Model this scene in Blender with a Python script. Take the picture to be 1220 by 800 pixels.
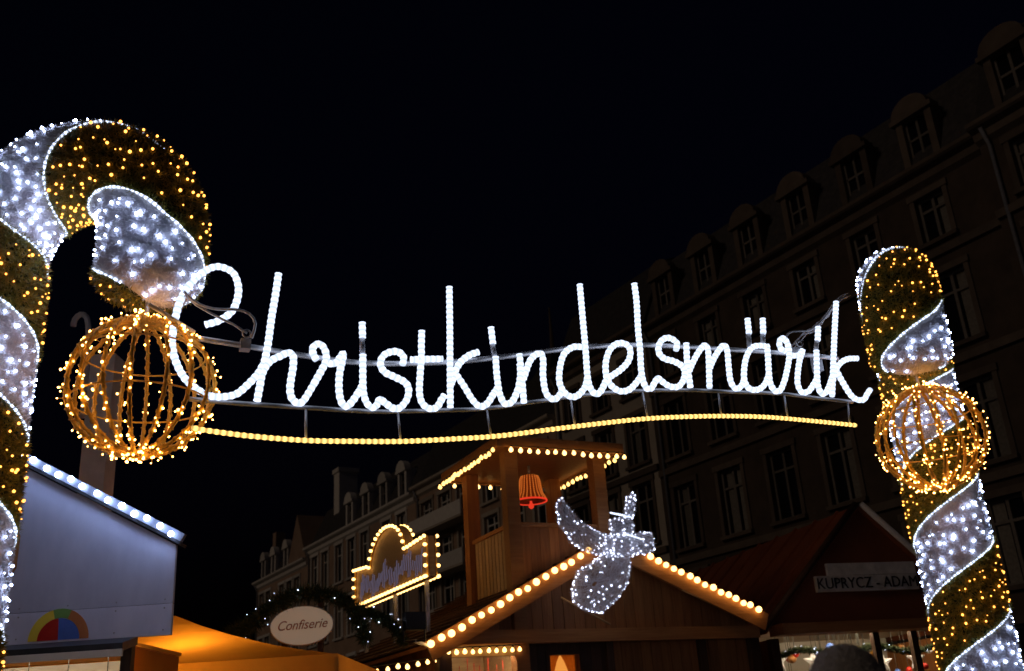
import bpy, math, random
import numpy as np
from mathutils import Vector, Matrix

# ---------------------------------------------------------------- camera, sky, sun, exposure
scene = bpy.context.scene
for o in list(bpy.data.objects):
    bpy.data.objects.remove(o)
COL = scene.collection

PITCH, ROLL, EYE = math.radians(21.8), math.radians(3.8), 1.65
cam_data = bpy.data.cameras.new("camera")
cam_data.sensor_width = 36.0
cam_data.lens = 36.0 * 1200.0 / 1220.0
cam_data.clip_start = 0.05
cam_data.clip_end = 2000.0
cam_data.dof.use_dof = True
cam_data.dof.focus_distance = 6.4
cam_data.dof.aperture_fstop = 3.2
cam = bpy.data.objects.new("camera", cam_data)
COL.objects.link(cam)
fwd = Vector((0, math.cos(PITCH), math.sin(PITCH)))
r0 = Vector((1, 0, 0))
u0 = Vector((0, -math.sin(PITCH), math.cos(PITCH)))
rc = r0 * math.cos(ROLL) - u0 * math.sin(ROLL)
uc = r0 * math.sin(ROLL) + u0 * math.cos(ROLL)
m = Matrix((rc, uc, -fwd)).transposed().to_4x4()
m.translation = (0, 0, EYE)
cam.matrix_world = m
scene.camera = cam

SUN_ELEV, SUN_AZ = math.radians(38), math.radians(215)     # faint town glow from behind the camera
world = bpy.data.worlds.new("World")
scene.world = world
world.use_nodes = True
wn = world.node_tree.nodes
sky = wn.new("ShaderNodeTexSky")
sky.sky_type = 'NISHITA'
sky.sun_disc = False
sky.sun_elevation = math.radians(-3.4)
sky.sun_rotation = SUN_AZ
sky.ozone_density = 3.0
wn["Background"].inputs[1].default_value = 0.05
world.node_tree.links.new(sky.outputs[0], wn["Background"].inputs[0])

sun_data = bpy.data.lights.new("sun", 'SUN')
sun_data.energy = 0.12
sun_data.angle = math.radians(15)
sun_data.color = (1.0, 0.72, 0.50)
sun = bpy.data.objects.new("sun", sun_data)
COL.objects.link(sun)
sd = Vector((0.80, 0.52, -0.42))
sun.rotation_euler = sd.to_track_quat('-Z', 'Y').to_euler()
sun.location = (-10, -10, 20)

scene.view_settings.view_transform = 'Standard'
scene.view_settings.look = 'None'
scene.view_settings.exposure = 0.0
scene.view_settings.gamma = 1.0
scene.view_settings.use_curve_mapping = False
cy = scene.cycles
cy.use_denoising = True
cy.max_bounces = 5
cy.diffuse_bounces = 3
cy.glossy_bounces = 2
cy.transmission_bounces = 4
cy.transparent_max_bounces = 6
cy.sample_clamp_indirect = 4.0
cy.caustics_reflective = False
cy.caustics_refractive = False

rng = np.random.default_rng(7)
random.seed(7)

# ---------------------------------------------------------------- materials
def _nodes(name):
    mt = bpy.data.materials.new(name)
    mt.use_nodes = True
    nt = mt.node_tree
    return mt, nt, nt.nodes["Principled BSDF"]

def matte(name, c1, c2=None, scale=6.0, rough=0.75, metal=0.0, bump=0.0, stretch=(1, 1, 1), detail=6.0, spec=0.3, trans=0.0):
    """noise-mottled surface; stretch sets the grain direction in object space"""
    mt, nt, b = _nodes(name)
    b.inputs["Roughness"].default_value = rough
    b.inputs["Metallic"].default_value = metal
    b.inputs["Specular IOR Level"].default_value = spec
    tc = nt.nodes.new("ShaderNodeTexCoord")
    mp = nt.nodes.new("ShaderNodeMapping")
    mp.inputs["Scale"].default_value = stretch
    nz = nt.nodes.new("ShaderNodeTexNoise")
    nz.inputs["Scale"].default_value = scale
    nz.inputs["Detail"].default_value = detail
    nz.inputs["Roughness"].default_value = 0.62
    rp = nt.nodes.new("ShaderNodeValToRGB")
    rp.color_ramp.elements[0].position = 0.3
    rp.color_ramp.elements[1].position = 0.7
    rp.color_ramp.elements[0].color = (*c1, 1)
    rp.color_ramp.elements[1].color = (*(c2 or [min(1, x * 1.5) for x in c1]), 1)
    L = nt.links.new
    L(tc.outputs["Object"], mp.inputs["Vector"])
    L(mp.outputs[0], nz.inputs["Vector"])
    L(nz.outputs["Fac"], rp.inputs[0])
    oi = nt.nodes.new("ShaderNodeObjectInfo")
    hv = nt.nodes.new("ShaderNodeHueSaturation")
    mr = nt.nodes.new("ShaderNodeMapRange")
    mr.inputs[3].default_value = 0.75
    mr.inputs[4].default_value = 1.2
    L(oi.outputs["Random"], mr.inputs[0])
    L(mr.outputs[0], hv.inputs["Value"])
    L(rp.outputs[0], hv.inputs["Color"])
    L(hv.outputs[0], b.inputs["Base Color"])
    if bump:
        bp = nt.nodes.new("ShaderNodeBump")
        bp.inputs["Strength"].default_value = bump
        bp.inputs["Distance"].default_value = 0.02
        L(nz.outputs["Fac"], bp.inputs["Height"])
        L(bp.outputs[0], b.inputs["Normal"])
    if trans:
        out = nt.nodes["Material Output"]
        tl = nt.nodes.new("ShaderNodeBsdfTranslucent")
        mx = nt.nodes.new("ShaderNodeMixShader")
        mx.inputs[0].default_value = trans
        L(hv.outputs[0], tl.inputs["Color"])
        L(b.outputs[0], mx.inputs[1])
        L(tl.outputs[0], mx.inputs[2])
        L(mx.outputs[0], out.inputs["Surface"])
    return mt

def glow(name, color, strength):
    mt = bpy.data.materials.new(name)
    mt.use_nodes = True
    nt = mt.node_tree
    nt.nodes.remove(nt.nodes["Principled BSDF"])
    em = nt.nodes.new("ShaderNodeEmission")
    em.inputs[0].default_value = (*color, 1)
    em.inputs[1].default_value = strength
    nt.links.new(em.outputs[0], nt.nodes["Material Output"].inputs["Surface"])
    return mt

def rope_glow(name, color, lo, hi, pitch):
    """rope light: diodes sit at a fixed pitch along the tube ('run' = metres along it)"""
    mt = glow(name, color, hi)
    nt = mt.node_tree
    em = [n for n in nt.nodes if n.type == 'EMISSION'][0]
    at = nt.nodes.new("ShaderNodeAttribute")
    at.attribute_name = "run"
    k = nt.nodes.new("ShaderNodeMath"); k.operation = 'MULTIPLY'; k.inputs[1].default_value = 2 * math.pi / pitch
    s = nt.nodes.new("ShaderNodeMath"); s.operation = 'SINE'
    mr = nt.nodes.new("ShaderNodeMapRange")
    mr.inputs[1].default_value = -1; mr.inputs[2].default_value = 1
    mr.inputs[3].default_value = lo; mr.inputs[4].default_value = hi
    L = nt.links.new
    L(at.outputs["Fac"], k.inputs[0]); L(k.outputs[0], s.inputs[0]); L(s.outputs[0], mr.inputs[0])
    L(mr.outputs[0], em.inputs[1])
    return mt

M = {}
M['ground'] = matte('cobble ground', (0.045, 0.042, 0.04), (0.09, 0.085, 0.08), 14, 0.7, bump=0.4)
M['needle'] = matte('dark green tinsel', (0.09, 0.125, 0.02), (0.38, 0.31, 0.055), 24, 0.42)
M['white_tinsel'] = matte('white tinsel', (0.60, 0.60, 0.64), (0.82, 0.82, 0.86), 9, 0.6, trans=0.2)
M['white_core'] = matte('white fleece', (0.42, 0.41, 0.47), (0.72, 0.71, 0.77), 4, 0.8, bump=0.3)
M['green_core'] = matte('green backing', (0.015, 0.03, 0.006), (0.03, 0.05, 0.01), 20, 0.8)
M['led_white'] = glow('cold white diode', (0.54, 0.65, 1.0), 36.0)
M['led_warm'] = glow('warm white diode', (1.0, 0.36, 0.055), 5.4)
M['led_ball'] = glow('amber diode', (1.0, 0.46, 0.10), 17.0)
M['led_angel'] = glow('angel diode', (0.68, 0.74, 1.0), 6.0)
M['edge_white'] = rope_glow('cold edge light', (0.66, 0.76, 1.0), 0.7, 3.2, 0.03)
M['rope_white'] = rope_glow('cold rope light', (0.68, 0.78, 1.0), 1.1, 1.9, 0.034)
M['rope_gold'] = rope_glow('gold rope light', (1.0, 0.60, 0.16), 0.75, 2.6, 0.036)
M['bulb_warm'] = glow('warm bulb', (1.0, 0.54, 0.16), 5.0)
M['bulb_soft'] = glow('soft warm bulb', (1.0, 0.52, 0.14), 3.6)
M['bulb_cold'] = glow('cold bulb', (0.42, 0.56, 1.0), 34.0)
M['gold_wire'] = matte('gold wire', (0.70, 0.38, 0.05), (0.90, 0.56, 0.10), 40, 0.5, metal=0.15)
M['wire'] = matte('dark cable', (0.03, 0.03, 0.025), None, 20, 0.6)
M['clear_hose'] = matte('clear plastic hose', (0.45, 0.46, 0.5), (0.7, 0.7, 0.75), 30, 0.25, spec=0.6)
M['alu'] = matte('grey aluminium', (0.35, 0.35, 0.37), (0.55, 0.55, 0.58), 12, 0.4, metal=0.5)
M['alu_dull'] = matte('dull grey gutter', (0.16, 0.17, 0.2), (0.24, 0.25, 0.28), 8, 0.6)
M['galv'] = matte('galvanised sheet', (0.6, 0.58, 0.56), (0.8, 0.78, 0.76), 5, 0.5, metal=0.0, bump=0.2)
M['wood'] = matte('brown larch', (0.24, 0.088, 0.024), (0.37, 0.155, 0.046), 4, 0.6, bump=0.25, stretch=(8, 8, 0.6))
M['wood_h'] = matte('brown beam', (0.29, 0.115, 0.034), (0.42, 0.19, 0.062), 4, 0.6, bump=0.25, stretch=(0.6, 8, 8))
M['wood_dark'] = matte('dark stained oak', (0.045, 0.022, 0.012), (0.09, 0.045, 0.022), 4, 0.55, bump=0.2, stretch=(8, 8, 0.6))
M['wood_pale'] = matte('pale pine', (0.42, 0.27, 0.13), (0.58, 0.40, 0.2), 4, 0.6, bump=0.2, stretch=(0.8, 8, 8))
M['shingle'] = matte('brown shingle', (0.085, 0.042, 0.02), (0.17, 0.085, 0.04), 10, 0.8, bump=0.4)
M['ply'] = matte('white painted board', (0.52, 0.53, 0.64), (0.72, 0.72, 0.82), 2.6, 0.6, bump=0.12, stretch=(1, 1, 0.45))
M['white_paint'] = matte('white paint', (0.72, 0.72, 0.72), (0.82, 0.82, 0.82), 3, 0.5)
M['black_trim'] = matte('black rubber', (0.012, 0.012, 0.014), (0.03, 0.03, 0.03), 10, 0.5)
M['tarp'] = matte('orange tent cloth', (0.62, 0.26, 0.025), (0.78, 0.36, 0.04), 1.6, 0.65, bump=0.15, trans=0.4)
M['red_roof'] = matte('dark red roof sheet', (0.17, 0.046, 0.018), (0.25, 0.075, 0.028), 2.0, 0.6, bump=0.15)
M['cream'] = matte('cream board', (0.56, 0.50, 0.40), (0.68, 0.62, 0.5), 3, 0.6)
M['cream_old'] = matte('worn cream board', (0.48, 0.44, 0.37), (0.72, 0.67, 0.58), 9, 0.7)
M['ink'] = matte('black lettering', (0.012, 0.010, 0.010), (0.03, 0.025, 0.02), 20, 0.6)
M['ink_red'] = matte('dark red lettering', (0.26, 0.07, 0.03), (0.34, 0.10, 0.05), 20, 0.6)
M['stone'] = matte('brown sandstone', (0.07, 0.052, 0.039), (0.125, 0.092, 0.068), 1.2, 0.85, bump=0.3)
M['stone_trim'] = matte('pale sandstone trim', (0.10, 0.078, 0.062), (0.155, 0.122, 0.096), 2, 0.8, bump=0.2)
M['plaster'] = matte('cream plaster', (0.44, 0.39, 0.32), (0.56, 0.5, 0.42), 1.0, 0.85)
M['plaster_b'] = matte('rose plaster', (0.42, 0.29, 0.21), (0.54, 0.39, 0.29), 1.0, 0.85)
M['slate'] = matte('slate roof', (0.035, 0.034, 0.036), (0.07, 0.066, 0.066), 5, 0.7, bump=0.3)
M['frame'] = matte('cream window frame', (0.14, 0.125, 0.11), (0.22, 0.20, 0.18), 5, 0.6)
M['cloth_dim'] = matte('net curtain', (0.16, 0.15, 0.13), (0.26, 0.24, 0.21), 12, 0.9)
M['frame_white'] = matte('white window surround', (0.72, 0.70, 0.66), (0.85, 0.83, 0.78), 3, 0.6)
M['shutter'] = matte('brown shutter', (0.08, 0.05, 0.035), (0.13, 0.085, 0.06), 8, 0.6)
M['red_glow'] = glow('red rope light', (1.0, 0.05, 0.02), 0.8)
M['bell_glow'] = rope_glow('orange rope light', (1.0, 0.22, 0.03), 0.2, 0.75, 0.03)
M['bell_net'] = matte('orange netting', (0.55, 0.16, 0.03), (0.7, 0.24, 0.05), 40, 0.6)
M['blue_glow'] = glow('violet diode', (0.72, 0.62, 1.0), 0.12)
M['window_lit'] = glow('lit window', (1.0, 0.36, 0.06), 0.85)
M['tube_lamp'] = glow('fluorescent tube', (1.0, 0.82, 0.58), 46.0)
M['warm_lamp'] = glow('warm lamp', (1.0, 0.56, 0.20), 330.0)
M['curtain'] = matte('orange curtain', (0.7, 0.26, 0.05), (0.8, 0.36, 0.08), 20, 0.8, trans=0.5)
lb, lnt, lbs = _nodes('cream board with added glow')
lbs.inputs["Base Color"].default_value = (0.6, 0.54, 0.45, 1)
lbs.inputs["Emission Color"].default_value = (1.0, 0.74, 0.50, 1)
lbs.inputs["Emission Strength"].default_value = 0.13  # glow added to brighten the oval sign face, no lamp inside
M['cream_glow'] = lb
M['red'] = matte('red gloss', (0.55, 0.02, 0.015), (0.7, 0.05, 0.03), 6, 0.3)
M['green'] = matte('fir green', (0.03, 0.055, 0.018), (0.06, 0.09, 0.03), 20, 0.6)
M['ginger'] = matte('gingerbread', (0.30, 0.12, 0.035), (0.42, 0.19, 0.06), 20, 0.7)
M['yellow'] = matte('yellow paint', (0.70, 0.52, 0.04), (0.8, 0.6, 0.06), 5, 0.5)
M['blue'] = matte('blue paint', (0.06, 0.14, 0.48), (0.1, 0.2, 0.6), 5, 0.5)
M['orange_p'] = matte('orange paint', (0.62, 0.2, 0.06), (0.7, 0.26, 0.08), 5, 0.5)
M['green_p'] = matte('green paint', (0.16, 0.32, 0.08), (0.2, 0.4, 0.1), 5, 0.5)
M['coat'] = matte('dark wool coat', (0.02, 0.02, 0.025), (0.045, 0.045, 0.05), 40, 0.9, bump=0.3)
M['skin'] = matte('skin', (0.5, 0.3, 0.21), (0.56, 0.35, 0.25), 8, 0.5)
M['grey_knit'] = matte('grey knit wool', (0.6, 0.57, 0.54), (0.8, 0.77, 0.73), 60, 0.95, bump=0.8)
M['trouser'] = matte('dark trousers', (0.02, 0.022, 0.03), (0.04, 0.042, 0.05), 40, 0.9)
gl, gnt, gb = _nodes('dark pane')
gb.inputs["Base Color"].default_value = (0.010, 0.010, 0.012, 1)
gb.inputs["Roughness"].default_value = 0.12
M['pane'] = gl

# ---------------------------------------------------------------- mesh helpers
class MB:
    def __init__(self):
        self.v, self.f, self.a = [], [], []
    def add(self, v, f, a=None):
        n = len(self.v)
        self.v += [tuple(p) for p in v]
        self.f += [tuple(i + n for i in q) for q in f]
        self.a += list(a) if a is not None else [0.0] * len(v)
        return self
    def box(self, x0, x1, y0, y1, z0, z1):
        v = [(x0, y0, z0), (x1, y0, z0), (x1, y1, z0), (x0, y1, z0), (x0, y0, z1), (x1, y0, z1), (x1, y1, z1), (x0, y1, z1)]
        return self.add(v, [(3, 2, 1, 0), (4, 5, 6, 7), (0, 1, 5, 4), (1, 2, 6, 5), (2, 3, 7, 6), (3, 0, 4, 7)])
    def beam(self, p, q, w, h, up=(0, 0, 1)):
        p, q = Vector(p), Vector(q)
        t = (q - p).normalized()
        sx = t.cross(Vector(up)).normalized() * (w / 2)
        uy = sx.cross(t).normalized() * (h / 2)
        v = [p - sx - uy, p + sx - uy, p + sx + uy, p - sx + uy, q - sx - uy, q + sx - uy, q + sx + uy, q - sx + uy]
        return self.add(v, [(0, 1, 2, 3), (7, 6, 5, 4), (0, 4, 5, 1), (1, 5, 6, 2), (2, 6, 7, 3), (3, 7, 4, 0)])
    def prism(self, poly, y0, y1):
        """polygon in x,z pushed along y"""
        n = len(poly)
        v = [(x, y0, z) for x, z in poly] + [(x, y1, z) for x, z in poly]
        f = [tuple(range(n)), tuple(range(2 * n - 1, n - 1, -1))]
        f += [(i, i + n, (i + 1) % n + n, (i + 1) % n) for i in range(n)]
        return self.add(v, f)
    def prism_x(self, poly, x0, x1):
        """polygon in y,z pushed along x"""
        n = len(poly)
        v = [(x0, y, z) for y, z in poly] + [(x1, y, z) for y, z in poly]
        f = [tuple(range(n)), tuple(range(2 * n - 1, n - 1, -1))]
        f += [(i, i + n, (i + 1) % n + n, (i + 1) % n) for i in range(n)]
        return self.add(v, f)
    def tube(self, pts, r, n=8, run0=0.0, lump=0.0, pitch=0.03):
        pts = [Vector(p) for p in pts]
        rings, attr = [], []
        run = run0
        ref = None
        for i, p in enumerate(pts):
            t = (pts[min(i + 1, len(pts) - 1)] - pts[max(i - 1, 0)]).normalized()
            if ref is None:
                ref = t.orthogonal().normalized()
            ref = (ref - t * ref.dot(t)).normalized()
            bn = t.cross(ref)
            if i:
                run += (p - pts[i - 1]).length
            rr = r[i] if isinstance(r, (list, tuple)) else r
            rr *= 1 + lump * math.sin(2 * math.pi * run / pitch)
            rings += [p + (ref * math.cos(2 * math.pi * k / n) + bn * math.sin(2 * math.pi * k / n)) * rr for k in range(n)]
            attr += [run] * n
        f = []
        for i in range(len(pts) - 1):
            for k in range(n):
                a, b = i * n + k, i * n + (k + 1) % n
                f.append((a, b, b + n, a + n))
        f.append(tuple(range(n - 1, -1, -1)))
        e = (len(pts) - 1) * n
        f.append(tuple(range(e, e + n)))
        return self.add(rings, f, attr)
    def lathe(self, prof, n=24, c=(0, 0, 0)):
        v, f = [], []
        for r, z in prof:
            v += [(c[0] + r * math.cos(2 * math.pi * k / n), c[1] + r * math.sin(2 * math.pi * k / n), c[2] + z) for k in range(n)]
        for i in range(len(prof) - 1):
            for k in range(n):
                a, b = i * n + k, i * n + (k + 1) % n
                f.append((a, b, b + n, a + n))
        f.append(tuple(range(n - 1, -1, -1)))
        f.append(tuple(range((len(prof) - 1) * n, len(prof) * n)))
        return self.add(v, f)
    def build(self, name, mat, parent=None, smooth=False):
        me = bpy.data.meshes.new(name)
        me.from_pydata(self.v, [], self.f)
        if any(self.a):
            at = me.attributes.new("run", 'FLOAT', 'POINT')
            at.data.foreach_set("value", self.a)
        if smooth:
            me.polygons.foreach_set("use_smooth", [True] * len(me.polygons))
        me.materials.append(mat)
        me.update()
        return link(name, me, parent)

def link(name, me, parent=None):
    o = bpy.data.objects.new(name, me)
    COL.objects.link(o)
    o.parent = parent
    return o

def thing(name, label, cat, loc=(0, 0, 0), rz=0.0, group=None):
    o = bpy.data.objects.new(name, None)
    o.empty_display_size = 0.2
    COL.objects.link(o)
    o.location = loc
    o.rotation_euler = (0, 0, rz)
    return tag(o, label, cat, group)

def tag(o, label, cat, group=None):
    o['label'] = label
    o['category'] = cat
    if group:
        o['group'] = group
    return o

def structure(o):
    o['kind'] = 'structure'
    return o

def stuff(o):
    o['kind'] = 'stuff'
    return o

def fast_mesh(name, verts, faces, mat, parent=None):
    """verts (n,3), faces (m,3) numpy"""
    me = bpy.data.meshes.new(name)
    nv, nf = len(verts), len(faces)
    me.vertices.add(nv)
    me.vertices.foreach_set("co", np.ascontiguousarray(verts, dtype=np.float32).ravel())
    me.loops.add(nf * 3)
    me.loops.foreach_set("vertex_index", np.ascontiguousarray(faces, dtype=np.int32).ravel())
    me.polygons.add(nf)
    me.polygons.foreach_set("loop_start", np.arange(0, nf * 3, 3, dtype=np.int32))
    me.polygons.foreach_set("loop_total", np.full(nf, 3, dtype=np.int32))
    me.materials.append(mat)
    me.update(calc_edges=True)
    return link(name, me, parent)

def unit(a):
    return a / np.maximum(np.linalg.norm(a, axis=1, keepdims=True), 1e-9)

def needle_arrays(P, N, length, width, lift=0.55):
    """one thin leaf-like triangle per point, leaning out of the surface"""
    n = len(P)
    rd = unit(rng.normal(size=(n, 3)))
    tg = unit(rd - N * np.sum(rd * N, axis=1, keepdims=True))
    lf = rng.uniform(0.1, lift, (n, 1)) * 2
    d = unit(tg + N * lf)
    sd_ = unit(np.cross(d, N + 0.3 * rd))
    ln = length * rng.uniform(0.55, 1.25, (n, 1))
    w = width * rng.uniform(0.7, 1.3, (n, 1))
    V = np.empty((n, 3, 3))
    V[:, 0] = P - sd_ * w
    V[:, 1] = P + sd_ * w
    V[:, 2] = P + d * ln
    F = np.arange(n * 3).reshape(n, 3)
    return V.reshape(-1, 3), F

_t = (1 + 5 ** 0.5) / 2
ICO_V = unit(np.array([(-1, _t, 0), (1, _t, 0), (-1, -_t, 0), (1, -_t, 0), (0, -1, _t), (0, 1, _t), (0, -1, -_t), (0, 1, -_t), (_t, 0, -1), (_t, 0, 1), (-_t, 0, -1), (-_t, 0, 1)], float))
ICO_F = np.array([(0, 11, 5), (0, 5, 1), (0, 1, 7), (0, 7, 10), (0, 10, 11), (1, 5, 9), (5, 11, 4), (11, 10, 2), (10, 7, 6), (7, 1, 8), (3, 9, 4), (3, 4, 2), (3, 2, 6), (3, 6, 8), (3, 8, 9), (4, 9, 5), (2, 4, 11), (6, 2, 10), (8, 6, 7), (9, 8, 1)])

def led_mesh(name, P, r, mat, parent, jitter=0.35):
    P = np.asarray(P, float)
    n = len(P)
    rr = r * rng.uniform(1 - jitter, 1 + jitter, (n, 1, 1))
    V = P[:, None, :] + ICO_V[None] * rr
    F = ICO_F[None] + (np.arange(n) * 12)[:, None, None]
    return stuff(fast_mesh(name, V.reshape(-1, 3), F.reshape(-1, 3), mat, parent))

def smooth_path(pts, step=0.008):
    """Catmull-Rom through the given points, sampled evenly"""
    P = [Vector(p) for p in pts]
    if len(P) == 2:
        P = [P[0], (P[0] + P[1]) / 2, P[1]]
    E = [P[0] * 2 - P[1]] + P + [P[-1] * 2 - P[-2]]
    out = []
    for i in range(1, len(E) - 2):
        a, b, c, d = E[i - 1], E[i], E[i + 1], E[i + 2]
        n = max(2, int((c - b).length / step))
        for k in range(n):
            t = k / n
            out.append(0.5 * ((2 * b) + (c - a) * t + (2 * a - 5 * b + 4 * c - d) * t * t + (3 * b - a - 3 * c + d) * t ** 3))
    out.append(P[-1])
    return out

def lettering(name, text, size, mat, parent, loc, rot=(math.pi / 2, 0, 0), shear=0.0, sx=1.0, spacing=1.0):
    cu = bpy.data.curves.new(name, 'FONT')
    cu.body = text
    cu.size = size
    cu.shear = shear
    cu.space_character = spacing
    cu.extrude = 0.004
    cu.align_x = 'CENTER'
    cu.align_y = 'CENTER'
    cu.resolution_u = 4
    tmp = bpy.data.objects.new("tmp", cu)
    COL.objects.link(tmp)
    me = bpy.data.meshes.new_from_object(tmp.evaluated_get(bpy.context.evaluated_depsgraph_get()))
    bpy.data.objects.remove(tmp)
    me.materials.clear()
    me.materials.append(mat)
    o = link(name, me, parent)
    o.location = loc
    o.rotation_euler = rot
    o.scale = (sx, 1, 1)
    return o

BULB = MB().lathe([(0.001, -0.036), (0.02, -0.032), (0.033, -0.014), (0.035, 0.004), (0.026, 0.024), (0.014, 0.034), (0.011, 0.05)], 12)
SOCKET = MB().lathe([(0.013, 0.046), (0.016, 0.05), (0.016, 0.075), (0.006, 0.08)], 10)
def bulb_meshes(mat):
    b = BULB.build('bulb', mat, None, True); me = b.data; bpy.data.objects.remove(b)
    s = SOCKET.build('socket', M['black_trim'], None, True); sm = s.data; bpy.data.objects.remove(s)
    return me, sm
BULBS = {k: bulb_meshes(M[k]) for k in ('bulb_warm', 'bulb_soft', 'bulb_cold')}

def light_string(label, pts, parent_loc, rz, kind='bulb_warm', cable=True, scale=1.0, group=None, flip=None, sag=0.0):
    """a cable with a row of bulbs; every bulb is its own part"""
    t = thing('string_light', label, 'string lights', parent_loc, rz, group)
    me, sm = BULBS[kind]
    if cable and len(pts) > 1:
        MB().tube([(p[0], p[1], p[2] + 0.078 * scale) for p in pts], 0.007, 6).build('cable', M['wire'], t, True)
    for p in pts:
        b = link('bulb', me, t)
        b.location = (p[0] + random.gauss(0, 0.006), p[1] + random.gauss(0, 0.005), p[2] + random.gauss(0, 0.007))
        b.scale = (scale * random.uniform(0.9, 1.06),) * 3
        b.rotation_euler = flip or (random.uniform(-.15, .15), random.uniform(-.15, .15), 0)
        link('socket', sm, b)
    return t

def lerp(a, b, t):
    return tuple(a[i] + (b[i] - a[i]) * t for i in range(3))

def row(a, b, n):
    return [lerp(a, b, i / (n - 1)) for i in range(n)]

# ---------------------------------------------------------------- ground
g = structure(MB().box(-400, 400, -60, 600, -0.3, 0.0).build('ground', M['ground']))

# ---------------------------------------------------------------- the row of houses along the right side of the square
STREET = math.radians(31.8)
ROW = (25 * math.cos(STREET), 25 * math.sin(STREET), 0)

def facade(mb, y0, y1, z0, z1, holes, x0=0.0, th=0.4):
    """wall sheet with real openings; holes = (yc, w, zc, h)"""
    zs = sorted({z0, z1, *[zc - h / 2 for _, _, zc, h in holes], *[zc + h / 2 for _, _, zc, h in holes]})
    for za, zb in zip(zs, zs[1:]):
        mid = (za + zb) / 2
        cut = sorted((yc - w / 2, yc + w / 2) for yc, w, zc, h in holes if abs(mid - zc) < h / 2)
        y = y0
        for a, b in cut:
            if a > y:
                mb.box(x0, x0 + th, y, a, za, zb)
            y = b
        if y < y1:
            mb.box(x0, x0 + th, y, y1, za, zb)
    return mb

def window_meshes(w, h, fmat, smat, surround=True):
    """frame (with mullion and transom), pane, surround and sill for one window size, centred on the opening"""
    t = 0.09
    f = MB()
    f.box(0.14, 0.22, -w / 2, w / 2, h / 2 - t, h / 2).box(0.14, 0.22, -w / 2, w / 2, -h / 2, -h / 2 + t)
    f.box(0.14, 0.22, -w / 2, -w / 2 + t, -h / 2 + t, h / 2 - t).box(0.14, 0.22, w / 2 - t, w / 2, -h / 2 + t, h / 2 - t)
    f.box(0.15, 0.21, -0.05, 0.05, -h / 2 + t, h / 2 - t)
    zt = h * 0.22
    f.box(0.155, 0.205, -w / 2 + t, -0.05, zt - 0.04, zt + 0.04).box(0.155, 0.205, 0.05, w / 2 - t, zt - 0.04, zt + 0.04)
    p = MB().box(0.24, 0.26, -w / 2 + 0.002, w / 2 - 0.002, -h / 2 + 0.002, h / 2 - 0.002)
    s = MB()
    sw = 0.16
    if surround:
        s.box(-0.06, -0.002, -w / 2 - sw, -w / 2, -h / 2, h / 2).box(-0.06, -0.002, w / 2, w / 2 + sw, -h / 2, h / 2)
        s.box(-0.09, -0.002, -w / 2 - sw - 0.05, w / 2 + sw + 0.05, h / 2, h / 2 + 0.2)
    l = MB().box(-0.16, 0.12, -w / 2 - 0.2, w / 2 + 0.2, -h / 2 - 0.12, -h / 2 + 0.002)
    res = []
    for mb, nm, mt in ((f, 'window', fmat), (p, 'pane', M['pane']), (s, 'surround', smat), (l, 'sill', smat)):
        if mb.v:
            o = mb.build(nm, mt); res.append((nm, o.data)); bpy.data.objects.remove(o)
    return res

CURT = MB().box(0.226, 0.235, -0.46, -0.12, -1.0, 1.0).build('curtain', M['cloth_dim'])
CURT_ME = CURT.data
bpy.data.objects.remove(CURT)
def put_window(root, meshes, x, y, z, h=2.2):
    w = link('window', meshes[0][1], root)
    w.location = (x, y, z)
    for nm, me in meshes[1:]:
        link(nm, me, w)
    for sgn in (1, -1):
        if random.random() < 0.42:
            c = link('curtain', CURT_ME, w)
            c.scale = (1, sgn * random.uniform(0.75, 1.1), (h - 0.2) / 2)

def cornice(root, y0, y1, z, mat, x=0.0, out=0.45, h=0.6):
    poly = [(x - 0.003, z - h), (x - out * 0.35, z - h * 0.8), (x - out * 0.4, z - h * 0.45), (x - out * 0.85, z - h * 0.3), (x - out, z - 0.12), (x - out, z), (x - 0.003, z)]
    n = len(poly)
    v = [(a, y0, b) for a, b in poly] + [(a, y1, b) for a, b in poly]
    f = [tuple(range(n)), tuple(range(2 * n - 1, n - 1, -1))] + [(i, i + n, (i + 1) % n + n, (i + 1) % n) for i in range(n)]
    return MB().add(v, f).build('cornice', mat, root)

def mansard(root, y0, y1, z, rise, lean, depth, mat, x=0.0):
    poly = [(x + 0.02, z), (x + lean, z + rise), (x + depth * 0.5, z + rise + 1.6), (x + depth - lean, z + rise), (x + depth, z)]
    n = len(poly)
    v = [(a, y0, b) for a, b in poly] + [(a, y1, b) for a, b in poly]
    f = [tuple(range(n)), tuple(range(2 * n - 1, n - 1, -1))] + [(i, i + n, (i + 1) % n + n, (i + 1) % n) for i in range(n)]
    return MB().add(v, f).build('roof', mat, root)

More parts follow.
